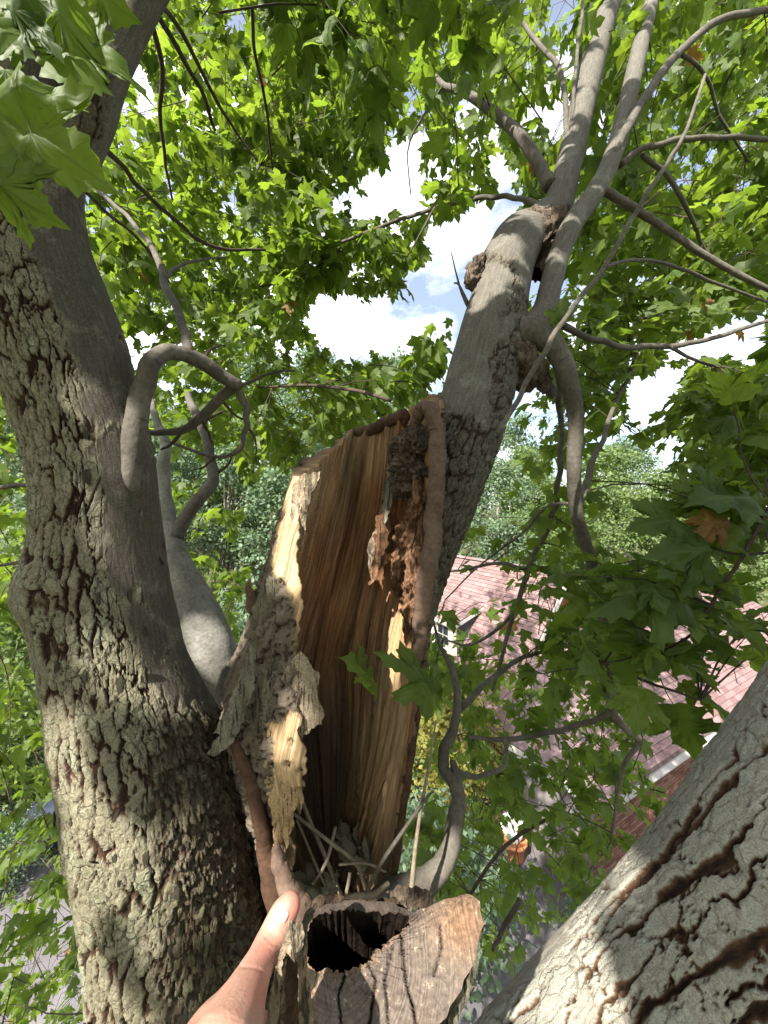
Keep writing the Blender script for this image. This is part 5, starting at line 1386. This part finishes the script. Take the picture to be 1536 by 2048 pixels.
# spots that the sun reaches through gaps of the crown: (px, py, distance, radius in m)
SPOTS = [(610, 965, .87, .055), (595, 1020, .87, .03), (588, 1110, .86, .055), (605, 1150, .84, .03), (770, 1080, 1.06, .035), (792, 1140, 1.0, .05), (815, 1195, .98, .045), (828, 1260, .98, .035),
         (1010, 525, 1.28, .045), (985, 585, 1.22, .04), (960, 628, 1.2, .02), (1075, 465, 1.38, .04), (1210, 85, 1.9, .07), (1190, 160, 1.75, .05), (1180, 215, 1.7, .04), (1268, 150, 1.72, .04),
         (345, 706, .90, .03), (400, 722, .96, .03), (445, 750, 1.02, .03), (430, 1290, 1.32, .06), (445, 1690, .78, .05), (470, 1760, .78, .05), (240, 1900, .8, .04), (250, 1990, .8, .05), (500, 1850, .75, .03),
         (935, 1812, .39, .018), (920, 1850, .385, .012), (575, 1815, .32, .022), (548, 1880, .31, .025), (515, 1940, .29, .03), (480, 2020, .26, .04), (440, 2080, .25, .04),
         (590, 1880, .30, .012), (560, 1980, .30, .012),
         (1010, 1960, .54, .02), (1080, 1890, .54, .015), (1160, 1790, .54, .015), (1240, 1690, .54, .012), (1120, 1960, .49, .018), (1180, 1990, .47, .018), (1250, 1740, .51, .010),
         (905, 1700, .97, .03), (870, 1760, .92, .04), (230, 930, .8, .02), (1150, 880, 1.15, .03), (1150, 960, 1.18, .03), (600, 1420, .79, .015), (560, 1500, .79, .012), (575, 1770, .77, .03), (130, 1500, .76, .04), (180, 1300, .74, .03), (150, 1010, .74, .03), (290, 1120, .75, .025), (200, 1650, .74, .03), (300, 1780, .72, .03), (120, 720, .75, .03), (150, 1760, .74, .03)]
SP = np.array([P(a, b, c) for a, b, c, _ in SPOTS]); SPR = np.array([s[3] for s in SPOTS])
GAPS = [[(705, 440), (698, 405), (750, 372), (785, 290), (850, 252), (885, 262), (842, 310), (836, 330), (830, 400), (856, 445), (800, 432)],
        [(868, 448), (930, 432), (985, 430), (1003, 400), (985, 350), (992, 300), (965, 262), (990, 262), (1060, 400), (1010, 450), (960, 510), (935, 560), (928, 640), (895, 650), (832, 664), (792, 716), (742, 706), (690, 700), (634, 690), (612, 605), (640, 580), (700, 595), (800, 608), (850, 590), (868, 550), (852, 490)],
        [(1245, 765), (1300, 742), (1336, 722), (1342, 820), (1262, 846)], [(1235, 915), (1150, 880), (1250, 870), (1300, 905), (1290, 945)],
        [(1440, 650), (1536, 615), (1536, 745), (1460, 722), (1350, 722), (1330, 700)], [(450, 5), (490, 10), (500, 70), (455, 80)], [(262, 130), (300, 120), (310, 240), (280, 250)],
        [(1110, 640), (1180, 560), (1150, 690)]]
PROT = [[(860, 900), (1060, 900), (1150, 640), (1345, -50), (1150, -50), (1060, 430), (900, 700)], [(-50, 2100), (-50, -50), (300, -50), (180, 400), (330, 900), (420, 1400), (560, 1800), (560, 2100)],
        [(430, 1500), (560, 900), (830, 790), (1000, 850), (850, 1500), (770, 1850), (1000, 1800), (960, 2100), (400, 2100)], [(960, 2050), (1540, 1290), (1540, 2050)]]
WINDOWS = [[(905, 1110), (1130, 1160), (1110, 1260), (1040, 1360), (930, 1330), (880, 1230)], [(1340, 1400), (1410, 1380), (1400, 1480), (1330, 1540), (1300, 1430)], [(1170, 930), (1290, 930), (1350, 1120), (1220, 1140)],
           [(930, 1690), (1130, 1690), (1090, 1850), (960, 1990), (900, 1850)]]
BRP = np.vstack([b[::2, :3] for b in BR])
Lb, La, Ln, Ls = [], [], [], []
TW = []
def cluster(c, nl, size, up_bias=1.0, droop=(.2, 1.1), twig_len=.35, far=False):
    dv = BRP - c; k = int(np.argmin(np.sum(dv * dv, 1))); an = BRP[k]; dist = np.linalg.norm(an - c)
    out = nrm(c - an) if dist > .05 else nrm(rng.normal(0, 1, 3))
    out = nrm(out + rng.normal(0, .35, 3) + np.array([0, 0, -.15]))
    if dist > .40: st = c - out * twig_len * rng.uniform(.7, 1.3) + rng.normal(0, .04, 3)
    else: st = an
    mid = (st + c) / 2 + rng.normal(0, .05, 3) * dist + np.array([0, 0, .08 * min(dist, 1)])
    TW.append((st, mid, c, out))
    sd_ = nrm(np.cross(out, [0, 0, 1.]) + 1e-6)
    for i in range(nl):
        f = rng.random()
        nd = c + out * (f - .55) * twig_len + rng.normal(0, .015, 3)
        s = 1 if i % 2 else -1
        ax = nrm(out * rng.uniform(.1, .9) + sd_ * s * rng.uniform(.2, 1.1) + np.array([0, 0, -1]) * rng.uniform(*droop) + rng.normal(0, .25, 3))
        nm = np.array([0, 0, 1.0]) * up_bias + rng.normal(0, .5, 3)
        sz = size * rng.uniform(.6, 1.2)
        Lb.append(nd + ax * sz * .42 + np.array([0, 0, .01])); La.append(ax); Ln.append(nm); Ls.append(sz)
def region(poly, ncl, d0, d1, nl=11, size=.088, up=1.0, droop=(.2, 1.1), tl=.36, power=1.0):
    po = np.array(poly, float); lo, hi = po.min(0), po.max(0); made = 0; tries = 0
    while made < ncl and tries < ncl * 30:
        tries += 1
        x, y = rng.uniform(lo, hi)
        if not inpoly(x, y, poly): continue
        if any(inpoly(x, y, g) for g in GAPS): continue
        d = d0 + (d1 - d0) * rng.random() ** power
        cluster(P(x, y, d), nl, size, up, droop, tl); made += 1
def rect(a, b, c, d): return [(a, b), (c, b), (c, d), (a, d)]
region(rect(160, -80, 700, 340), 330, 2.1, 5.6, size=.098)
region(rect(170, 300, 640, 640), 300, 2.1, 5.6, size=.098)
region([(480, -80), (1130, -80), (1080, 180), (900, 250), (780, 280), (640, 420), (480, 300)], 280, 2.0, 5.4, size=.098)
region([(560, 350), (690, 420), (860, 470), (850, 560), (780, 580), (600, 570), (540, 480)], 54, 2.0, 3.6, size=.098)
region([(838, 290), (940, 250), (985, 330), (960, 420), (850, 430)], 12, 1.7, 2.4, 10)
region([(990, 240), (1110, 330), (1080, 450), (1000, 390)], 36, 2.2, 4.2, size=.09)
region(rect(1160, -80, 1600, 420), 320, 1.8, 5.4, size=.098)
region(rect(1150, 400, 1600, 720), 270, 1.7, 5.0, size=.098)
region([(1080, 560), (1240, 700), (1600, 720), (1600, 950), (1400, 930), (1200, 900), (1080, 950)], 130, 1.5, 4.2, size=.085)
region([(290, 580), (620, 580), (640, 700), (760, 780), (740, 860), (560, 940), (300, 860)], 190, 2.1, 5.4, size=.098)
region([(620, 690), (900, 640), (880, 800), (780, 830), (640, 840)], 40, 2.0, 4.4, size=.098)
region([(340, 930), (480, 1000), (500, 1250), (420, 1400), (350, 1100)], 22, 2.2, 4.5)
region(rect(-60, 760, 60, 1460), 40, 1.5, 4.0)
region([(-60, 1400), (100, 1400), (180, 2050), (-60, 2050)], 84, 1.5, 4.2, size=.085)
region([(850, 1230), (1010, 1300), (1280, 1380), (1330, 1560), (1240, 1700), (1060, 1900), (960, 1900), (880, 1800), (830, 1650), (850, 1400)], 210, 1.7, 4.6, droop=(.6, 1.6))
region([(960, 1000), (1230, 900), (1260, 1350), (1000, 1330), (900, 1250), (930, 1120)], 50, 1.4, 3.0, 8)
region([(1090, 1130), (1260, 1130), (1300, 1430), (1060, 1420)], 40, 1.5, 3.4, 9)
region([(1210, 1120), (1560, 1080), (1560, 1330), (1420, 1400), (1230, 1380)], 20, .80, 1.4, 6, .10, 1.1, (.0, .6), .25)
region([(1310, 930), (1560, 900), (1560, 1110), (1400, 1030)], 9, .85, 1.2, 6, .095, 1.5, (.0, .5), .2)
region([(1400, 750), (1560, 760), (1560, 930), (1450, 900)], 16, .9, 1.6, 9, .095, 1.4, (.1, .6), .25)
region([(500, -120), (1060, -120), (1040, 60), (900, 110), (600, 100)], 24, .95, 1.6, 8, .1)
# crown over and behind the climber: what shades the trunks
for _ in range(900):
    hh = rng.uniform(1.35, 4.4)
    c = np.array([rng.uniform(-1.1, 1.3) - .58 * hh, rng.uniform(.1, 1.7) - .87 * hh, H + hh])
    cluster(c, 12, .10, 1.5, (.1, .7), .45)
for _ in range(420):  # unseen leaf clusters added round the camera to dim the frontal light
    th_ = rng.uniform(2.5, 6.9); rr_ = rng.uniform(1.6, 4.2)
    c = np.array([rr_ * math.cos(th_) * 1.1, rr_ * math.sin(th_) * .9 - .3, H + rng.uniform(-1.6, 2.2)])
    if c[1] > .3 or (c[1] > -.2 and abs(c[0]) < 1.4): continue
    cluster(c, 13, .11, 1.2, (.3, 1.2), .45)
for _ in range(260):
    c = np.array([rng.uniform(-5.0, 3.0), rng.uniform(-4.0, 1.6), H + rng.uniform(1.5, 4.8)])
    cluster(c, 12, .10, 1.3, (.1, .7), .45)
for a_ in [(950, 800, 1.1), (975, 700, 1.15), (960, 760, 1.1), (1000, 640, 1.2), (1040, 500, 1.3), (1090, 540, 1.2), (1110, 430, 1.5), (1130, 350, 1.55), (1150, 270, 1.6), (1175, 180, 1.75), (1200, 60, 1.9), (1215, 340, 1.45), (1250, 230, 1.6), (1290, 60, 1.9), (1180, 410, 1.35), (1320, 150, 1.6), (1300, 440, 1.4), (1060, 320, 1.6), (980, 215, 1.75),
           (1300, 1850, .5), (1400, 1750, .5), (1500, 1600, .5), (1350, 1980, .45), (1480, 1880, .45), (1250, 1900, .5), (1420, 1560, .52), (1180, 1900, .5), (1300, 1620, .52), (1500, 1420, .55), (900, 1940, .36), (820, 1980, .35)]:
    for t_ in (rng.uniform(1.3, 1.9), rng.uniform(1.9, 2.6), rng.uniform(2.6, 3.4)):  # clusters added along the sun rays to shade stems, near limb and stub
        cluster(P(*a_) + SUN * t_ + rng.normal(0, .05, 3), 12, .105, 1.5, (.1, .6), .42)
for q_ in [(-.33, .36, .33), (-.28, .38, .45), (-.25, .42, .5), (-.36, .34, .25), (-.15, .42, .52), (-.3, .4, .6)]:  # more clusters added towards the sun to shade the near upper left leaves
    for t_ in (1.3, 1.7, 2.2, 2.7, 3.2):
        cluster(np.array([0, 0, H]) + np.array(q_) + SUN * t_ + rng.normal(0, .06, 3), 12, .11, 1.5, (.1, .6), .4)
Lb, La, Ln, Ls = map(np.array, (Lb, La, Ln, Ls))
ctr = Lb + nrm(La) * Ls[:, None] * .45
lx, ly = proj(ctr); ld = ctr[:, 1]; rd = np.linalg.norm(ctr - org, axis=1)
inframe = (ld > .05) & (lx > -60) & (lx < 1600) & (ly > -80) & (ly < 2120)
keep = rd > .62
for g in GAPS: keep &= ~(inframe & inpoly(lx, ly, g) & (rng.random(len(lx)) < .985))
for g in PROT: keep &= ~(inframe & inpoly(lx, ly, g) & (ld < 1.7))
for g, cull in zip(WINDOWS, (.34, .42, .6, .7)): keep &= ~(inframe & inpoly(lx, ly, g) & (rng.random(len(lx)) < cull))
for p, r in zip(SP, SPR):
    w_ = ctr - p; tpar = w_ @ SUN
    perp = np.linalg.norm(w_ - tpar[:, None] * SUN, axis=1)
    keep &= ~((tpar > .03) & (perp < r * 1.2 + .46 * Ls))
Lb, La, Ln, Ls, lx, ly, ld, inframe = [a[keep] for a in (Lb, La, Ln, Ls, lx, ly, ld, inframe)]

# leaves placed one by one: base pixel, tip pixel, distances, roll
near = [((-30, 205, .34), (205, 352, .36), .25), ((-40, 330, .33), (112, 452, .35), -.35), ((95, -40, .42), (170, 190, .42), .2), ((40, -30, .40), (14, 128, .41), 1.0), ((150, -60, .44), (272, 42, .45), -.2), ((-20, 20, .43), (40, 60, .44), .4),
        ((-30, 120, .36), (120, 250, .37), .6),
        ((1377, 1046, .84), (1272, 1040, .82), .75), ((1440, 1104, .80), (1312, 1104, .78), .35), ((1453, 1064, .82), (1548, 1096, .80), .7), ((1504, 1002, .80), (1376, 1004, .78), .85), ((1500, 1000, .8), (1545, 1040, .8), .4),
        ((1340, 1182, .85), (1195, 1194, .80), .8), ((1342, 1184, .85), (1432, 1206, .85), .9), ((1330, 1300, .85), (1215, 1270, .82), .8), ((1335, 1300, .85), (1420, 1330, .83), .9), ((1430, 1150, .84), (1380, 1185, .8), .6), ((1290, 1120, .9), (1262, 1128, .92), .3), ((1425, 1168, .83), (1500, 1190, .82), .8), ((1390, 1260, .83), (1490, 1300, .8), .75),
        ((868, 1400, .80), (785, 1285, .78), 1.2), ((866, 1398, .80), (838, 1340, .78), .3), ((752, 1376, .80), (676, 1308, .78), 1.15),
        ((1118, 640, 1.1), (1128, 590, 1.12), .3), ((1118, 645, 1.1), (1138, 620, 1.1), .9), ((1450, 640, 1.3), (1418, 606, 1.3), .5)]
n_near = 0
for i, (b, t_, roll) in enumerate(near):
    pb_, pt = P(*b), P(*t_)
    ax = pt - pb_; L = np.linalg.norm(ax); ax = ax / L
    v = nrm(org - (pb_ + pt) / 2); v = nrm(v - ax * np.dot(v, ax)); sd_ = np.cross(ax, v)
    nm = v * math.cos(roll) + sd_ * math.sin(roll) * (1 if sd_[2] > 0 else -1)
    leaf_object(pb_, ax, nm, L / 1.05, tree); n_near += 1
leaf_object(P(1440, 1028, .81), P(1412, 1074, .80) - P(1440, 1028, .81), np.array([.2, -.8, .5]), .075, tree, ORANGE_ME)
o = leaf_object(P(1424, 598, 1.6), np.array([-.3, 0, -.8]), np.array([.2, -.9, .3]), .05, tree, ORANGE_ME); n_near += 2
# the largest remaining in view are objects of their own, the others one mass
hid = np.zeros(len(lx), bool)
for g in PROT[1:]: hid |= inpoly(lx, ly, g) & (ld > .9)
score = np.where(inframe & (ly < 2048) & (lx > 0) & (lx < 1536) & ~hid, Ls / np.maximum(ld, .3), -1)
order = np.argsort(-score)
NBIG = 298 - n_near
for k in order[:NBIG]:
    leaf_object(Lb[k], La[k], Ln[k], Ls[k], tree)
rest = order[NBIG:]
fol = bake_leaves('foliage', Lb[rest], La[rest], Ln[rest], Ls[rest], rng.uniform(-.35, .25, len(rest)), rng.uniform(.1, .6, len(rest)), 'leaf', tree)
tag(fol, 'countless green maple leaves of the crown, with unseen ones added for shade', kind='stuff')
# twigs that carry them
V = []; Fq = []; off = 0
for st, mid, c, out in TW:
    pts_ = np.array([st, mid, c, c + out * .16]); k = cr(pts_, 6); rr_ = np.linspace(.0032, .0010, 6)
    if np.any(np.linalg.norm(k - org, axis=1) < .45): continue
    w_ = k[:, None] - SP[None]; tp_ = w_ @ SUN
    if np.any((np.linalg.norm(w_ - tp_[..., None] * SUN, axis=2) < SPR[None] * 1.1 + .03) & (tp_ > .05)): continue
    px_, py_ = proj(k)
    if any(np.any(inpoly(px_, py_, g) & (k[:, 1] > .05)) for g in GAPS[:5]): continue
    if np.any((k[:, 1] > .05) & (k[:, 1] < .86) & (inpoly(px_, py_, PROT[1]) | inpoly(px_, py_, PROT[2]))): continue
    v, f, _ = tube_vf(k, rr_, 3)
    V.append(v); Fq.append(f[0] + off); off += len(v)
tw = mesh_np('twigs', np.vstack(V), np.vstack(Fq), M['twig'], tree, uv=np.vstack(V)[:, :2])
tag(tw, 'fine dark twigs of the crown', kind='stuff')

# dry leaves in the cavity
def dry(b, t_, roll, label):
    pb_, pt = P(*b), P(*t_); ax = pt - pb_; L = np.linalg.norm(ax); ax /= L
    v = nrm(org - pb_); v = nrm(v - ax * np.dot(v, ax)); sd_ = np.cross(ax, v)
    nm = v * math.cos(roll) + sd_ * math.sin(roll)
    me_ = LEAF_ME[random.randrange(6)].copy(); me_.materials.clear(); me_.materials.append(M['dry_leaf'])
    o = bpy.data.objects.new('dry_leaf', me_); link(o)
    sd2 = np.cross(ax, nm)
    mt = Matrix((Vector(sd2 * L), Vector(ax * L), Vector(nm * L))).transposed().to_4x4(); mt.translation = Vector(pb_)
    o.matrix_basis = mt
    tag(o, label, 'leaf', 'dead leaves caught in the hollow trunk')
dry((716, 1726, 1.05), (728, 1640, 1.07), .4, 'pale dead leaf standing against the back wall of the cavity')
dry((700, 1715, 1.04), (676, 1650, 1.07), -.5, 'narrow dead leaf behind the crossing twigs of the cavity')
dry((640, 1790, .92), (585, 1745, .93), .5, 'broad dull dead leaf at the lower left of the cavity')
dry((735, 1740, 1.0), (740, 1685, 1.0), .9, 'small curled dead leaf near the right wall of the cavity')
dry((668, 1800, .88), (655, 1740, .90), .9, 'folded dead leaf in the middle of the cavity floor')

# ------------------------------------------------------------------ trees of the wood
FL2 = np.array([(0, 0), (.30, .22), (.36, .60), (0, 1.0), (-.36, .60), (-.30, .22), (0, .45)])
FLT = np.array([(0, 1, 5), (1, 2, 4), (1, 4, 5), (2, 3, 4)])
def crown_mesh(name, hgt, rad, nleaf, lsize, mat, seed, low=.30):
    r = np.random.default_rng(seed)
    ncl = 75
    d_ = nrm(r.normal(0, 1, (ncl, 3))); rr_ = r.uniform(.45, 1.0, ncl) ** .6
    cz = hgt * (low + 1) / 2; hz = hgt * (1 - low) / 2
    cc = d_ * rr_[:, None] * np.array([rad, rad, hz]) * .88 + np.array([0, 0, cz])
    cc[:, :2] *= (1.15 - .45 * ((cc[:, 2:3] - hgt * low) / (hgt * (1 - low))))
    cr_ = r.uniform(.13, .26, ncl) * rad + .25
    w = cr_ ** 2; k = r.choice(ncl, nleaf, p=w / w.sum())
    dd = nrm(r.normal(0, 1, (nleaf, 3)) + np.array([0, 0, .25])); q_ = r.uniform(.35, 1.05, nleaf)
    pos = cc[k] + dd * (cr_[k] * q_)[:, None] * np.array([1.15, 1.15, .75])
    ax = nrm(dd * .6 + r.normal(0, .6, (nleaf, 3)) + np.array([0, 0, -.5])); nm = nrm(np.array([0, 0, 1.0]) + dd * .5 + r.normal(0, .45, (nleaf, 3)))
    nm = nrm(nm - ax * np.sum(ax * nm, 1, keepdims=True)); sd_ = np.cross(ax, nm); sz = lsize * r.uniform(.6, 1.3, nleaf)
    x, y = FL2[:, 0], FL2[:, 1]; z = -.25 * np.abs(x) - .2 * (y - .4) ** 2
    V = pos[:, None] + sz[:, None, None] * (x[None, :, None] * sd_[:, None] + y[None, :, None] * ax[:, None] + z[None, :, None] * nm[:, None])
    T = (FLT[None] + (np.arange(nleaf) * 7)[:, None, None]).reshape(-1, 3)
    o = mesh_np(name, V.reshape(-1, 3), T, M[mat], None, smooth=False, uv=np.tile(FL2, (nleaf, 1)), attrs={'rnd': np.repeat(r.random(nleaf), 7)})
    # trunk and limbs
    VT = []; FT = []; off = 0
    tr = max(.06, hgt * .013)
    k_ = cr(np.array([[0, 0, -.3, tr * 1.4], [.1 * r.normal(), .1 * r.normal(), hgt * .2, tr], [.2 * r.normal(), .2 * r.normal(), hgt * .5, tr * .75], [.3 * r.normal(), .3 * r.normal(), hgt * .85, tr * .25]]), 14)
    v, f, _ = tube_vf(k_[:, :3], k_[:, 3], 10, .08); VT.append(v); FT += [f[0]]; off += len(v)
    for j in range(16):
        c_ = cc[r.integers(ncl)]; f0 = r.uniform(.35, .8); st = k_[int(f0 * 13), :3]
        kk_ = cr(np.array([list(st) + [tr * .4], list((st + c_) / 2 + np.array([0, 0, -.3])) + [tr * .25], list(c_) + [tr * .06]]), 7)
        v, f, _ = tube_vf(kk_[:, :3], kk_[:, 3], 6); VT.append(v); FT.append(f[0] + off); off += len(v)
    t_ = mesh_np('trunk', np.vstack(VT), np.vstack(FT), M['far_trunk'], None, uv=np.vstack(VT)[:, :2])
    md = (o.data, t_.data)
    for ob in (o, t_): COL.objects.unlink(ob); bpy.data.objects.remove(ob)
    return md
PRO = {'a': crown_mesh('crown', 14, 3.6, 7500, .26, 'leaf_wood', 1), 'b': crown_mesh('crown', 16, 3.2, 7500, .24, 'leaf_wood_blue', 2, .25), 'c': crown_mesh('crown', 13, 4.2, 8000, .26, 'leaf_wood', 3, .2),
       'd': crown_mesh('crown', 15, 3.8, 7500, .25, 'leaf_wood_blue', 4, .15), 's': crown_mesh('crown', 3.0, 1.5, 5500, .11, 'leaf_wood_blue', 5, .02), 'y': crown_mesh('crown', 4.2, 1.5, 4500, .13, 'leaf_yellow', 6, .2), 'g': crown_mesh('crown', 2.6, 1.4, 5000, .12, 'leaf_wood', 8, .02)}
def wood_tree(kind, x, y, sc, label, cat, group=None, name='tree', rz=None, sz=None):
    t_ = empty(name, (x, y, float(hill(np.array(x), np.array(y))) - .05), random.uniform(0, 6.28) if rz is None else rz)
    t_.scale = (sc, sc, sc * (sz or random.uniform(.9, 1.12)))
    tag(t_, label, cat, group)
    cw, tk = PRO[kind]
    for nm, me_ in (('crown', cw), ('trunk', tk)):
        o = bpy.data.objects.new(nm, me_); link(o, t_)
ROWS = [('front hillside row between the trunks', 'hillside trees between the two trunks', [('d', -12.0, 19, .85), ('b', -8.5, 21, .8), ('d', -5.2, 20, .75)]),
        ('second hillside row between the trunks', 'hillside trees between the two trunks', [('b', -15.5, 25, 1.0), ('a', -10, 26, 1.0), ('d', -6.0, 28, 1.0)]),
        ('hilltop row behind the arching branch', 'hillside trees between the two trunks', [('c', -20, 34, 1.25), ('d', -12, 36, 1.2), ('b', -17, 48, 1.5), ('d', -9, 50, 1.5)]),
        ('skyline below the bright cloud', 'treetops below the cloud', [('b', -4, 38, 1.2), ('d', .5, 34, 1.0), ('b', 1.5, 46, 1.4), ('a', -3.0, 50, 1.5)]),
        ('wood left of the big trunk', 'trees left of the big trunk', [('d', -15.5, 16.5, .8), ('b', -27, 24, 1.2), ('d', -24, 30, 1.2)]),
        ('front row behind the pink roofs', 'trees behind the roofs', [('d', 3.6, 21, .62), ('b', 6.4, 20, .56), ('c', 8.5, 22, .66), ('a', 11.5, 24, .72), ('c', 14.5, 26, .75), ('a', 18, 24, .75), ('c', 21.5, 23.5, .72)]),
        ('back row behind the pink roofs', 'trees behind the roofs', [('d', 9.0, 29, .85), ('b', 6.0, 31, .85), ('a', 13.5, 36, 1.0), ('c', 19.5, 34, 1.0), ('b', 25, 40, 1.1), ('d', 16, 46, 1.2)])]
ORD = ['leftmost', 'second from the left', 'third from the left', 'fourth from the left', 'fifth from the left', 'sixth from the left', 'seventh from the left']
TONE = {'a': 'sunlit green', 'b': 'slim bluish green', 'c': 'broad light green', 'd': 'bluish green'}
for where, grp, lst in ROWS:
    for n_, (kind, x, y, sc) in enumerate(sorted(lst, key=lambda e: e[1] / e[2])):
        wood_tree(kind, x, y, sc, f'{TONE[kind]} tree, {ORD[n_]} in the {where}', 'tree', grp)
wood_tree('y', 1.75, 9.7, .95, 'small tree with yellowing leaves between the drive and the roof', 'tree', name='small_tree', sz=1.0)
wood_tree('a', -9.6, 11.2, .55, 'slender grey-trunked tree by the drive at the far left', 'tree', name='slender_tree')
for kind, x, y, sc, lab in [('s', .9, 6.9, .95, 'bluish green shrub beside the drive right of the cavity'), ('s', 3.9, 6.7, .5, 'low shrub under the white gutter of the brick house'), ('g', -.4, 11.3, 1.3, 'leafy shrub behind the drive below the steep roof'),
                            ('s', -8.2, 8.0, .55, 'low dark shrub in front of the dark blue car'), ('g', -10.4, 9.6, 1.1, 'light green shrub at the far left of the drive'), ('g', -12.6, 12.5, 1.5, 'large shrub at the left under the wood'),
                            ('s', -5.0, 15.5, 1.7, 'dense bluish shrub at the foot of the hill')]:
    wood_tree(kind, x, y, sc, lab, 'shrub', name='shrub')
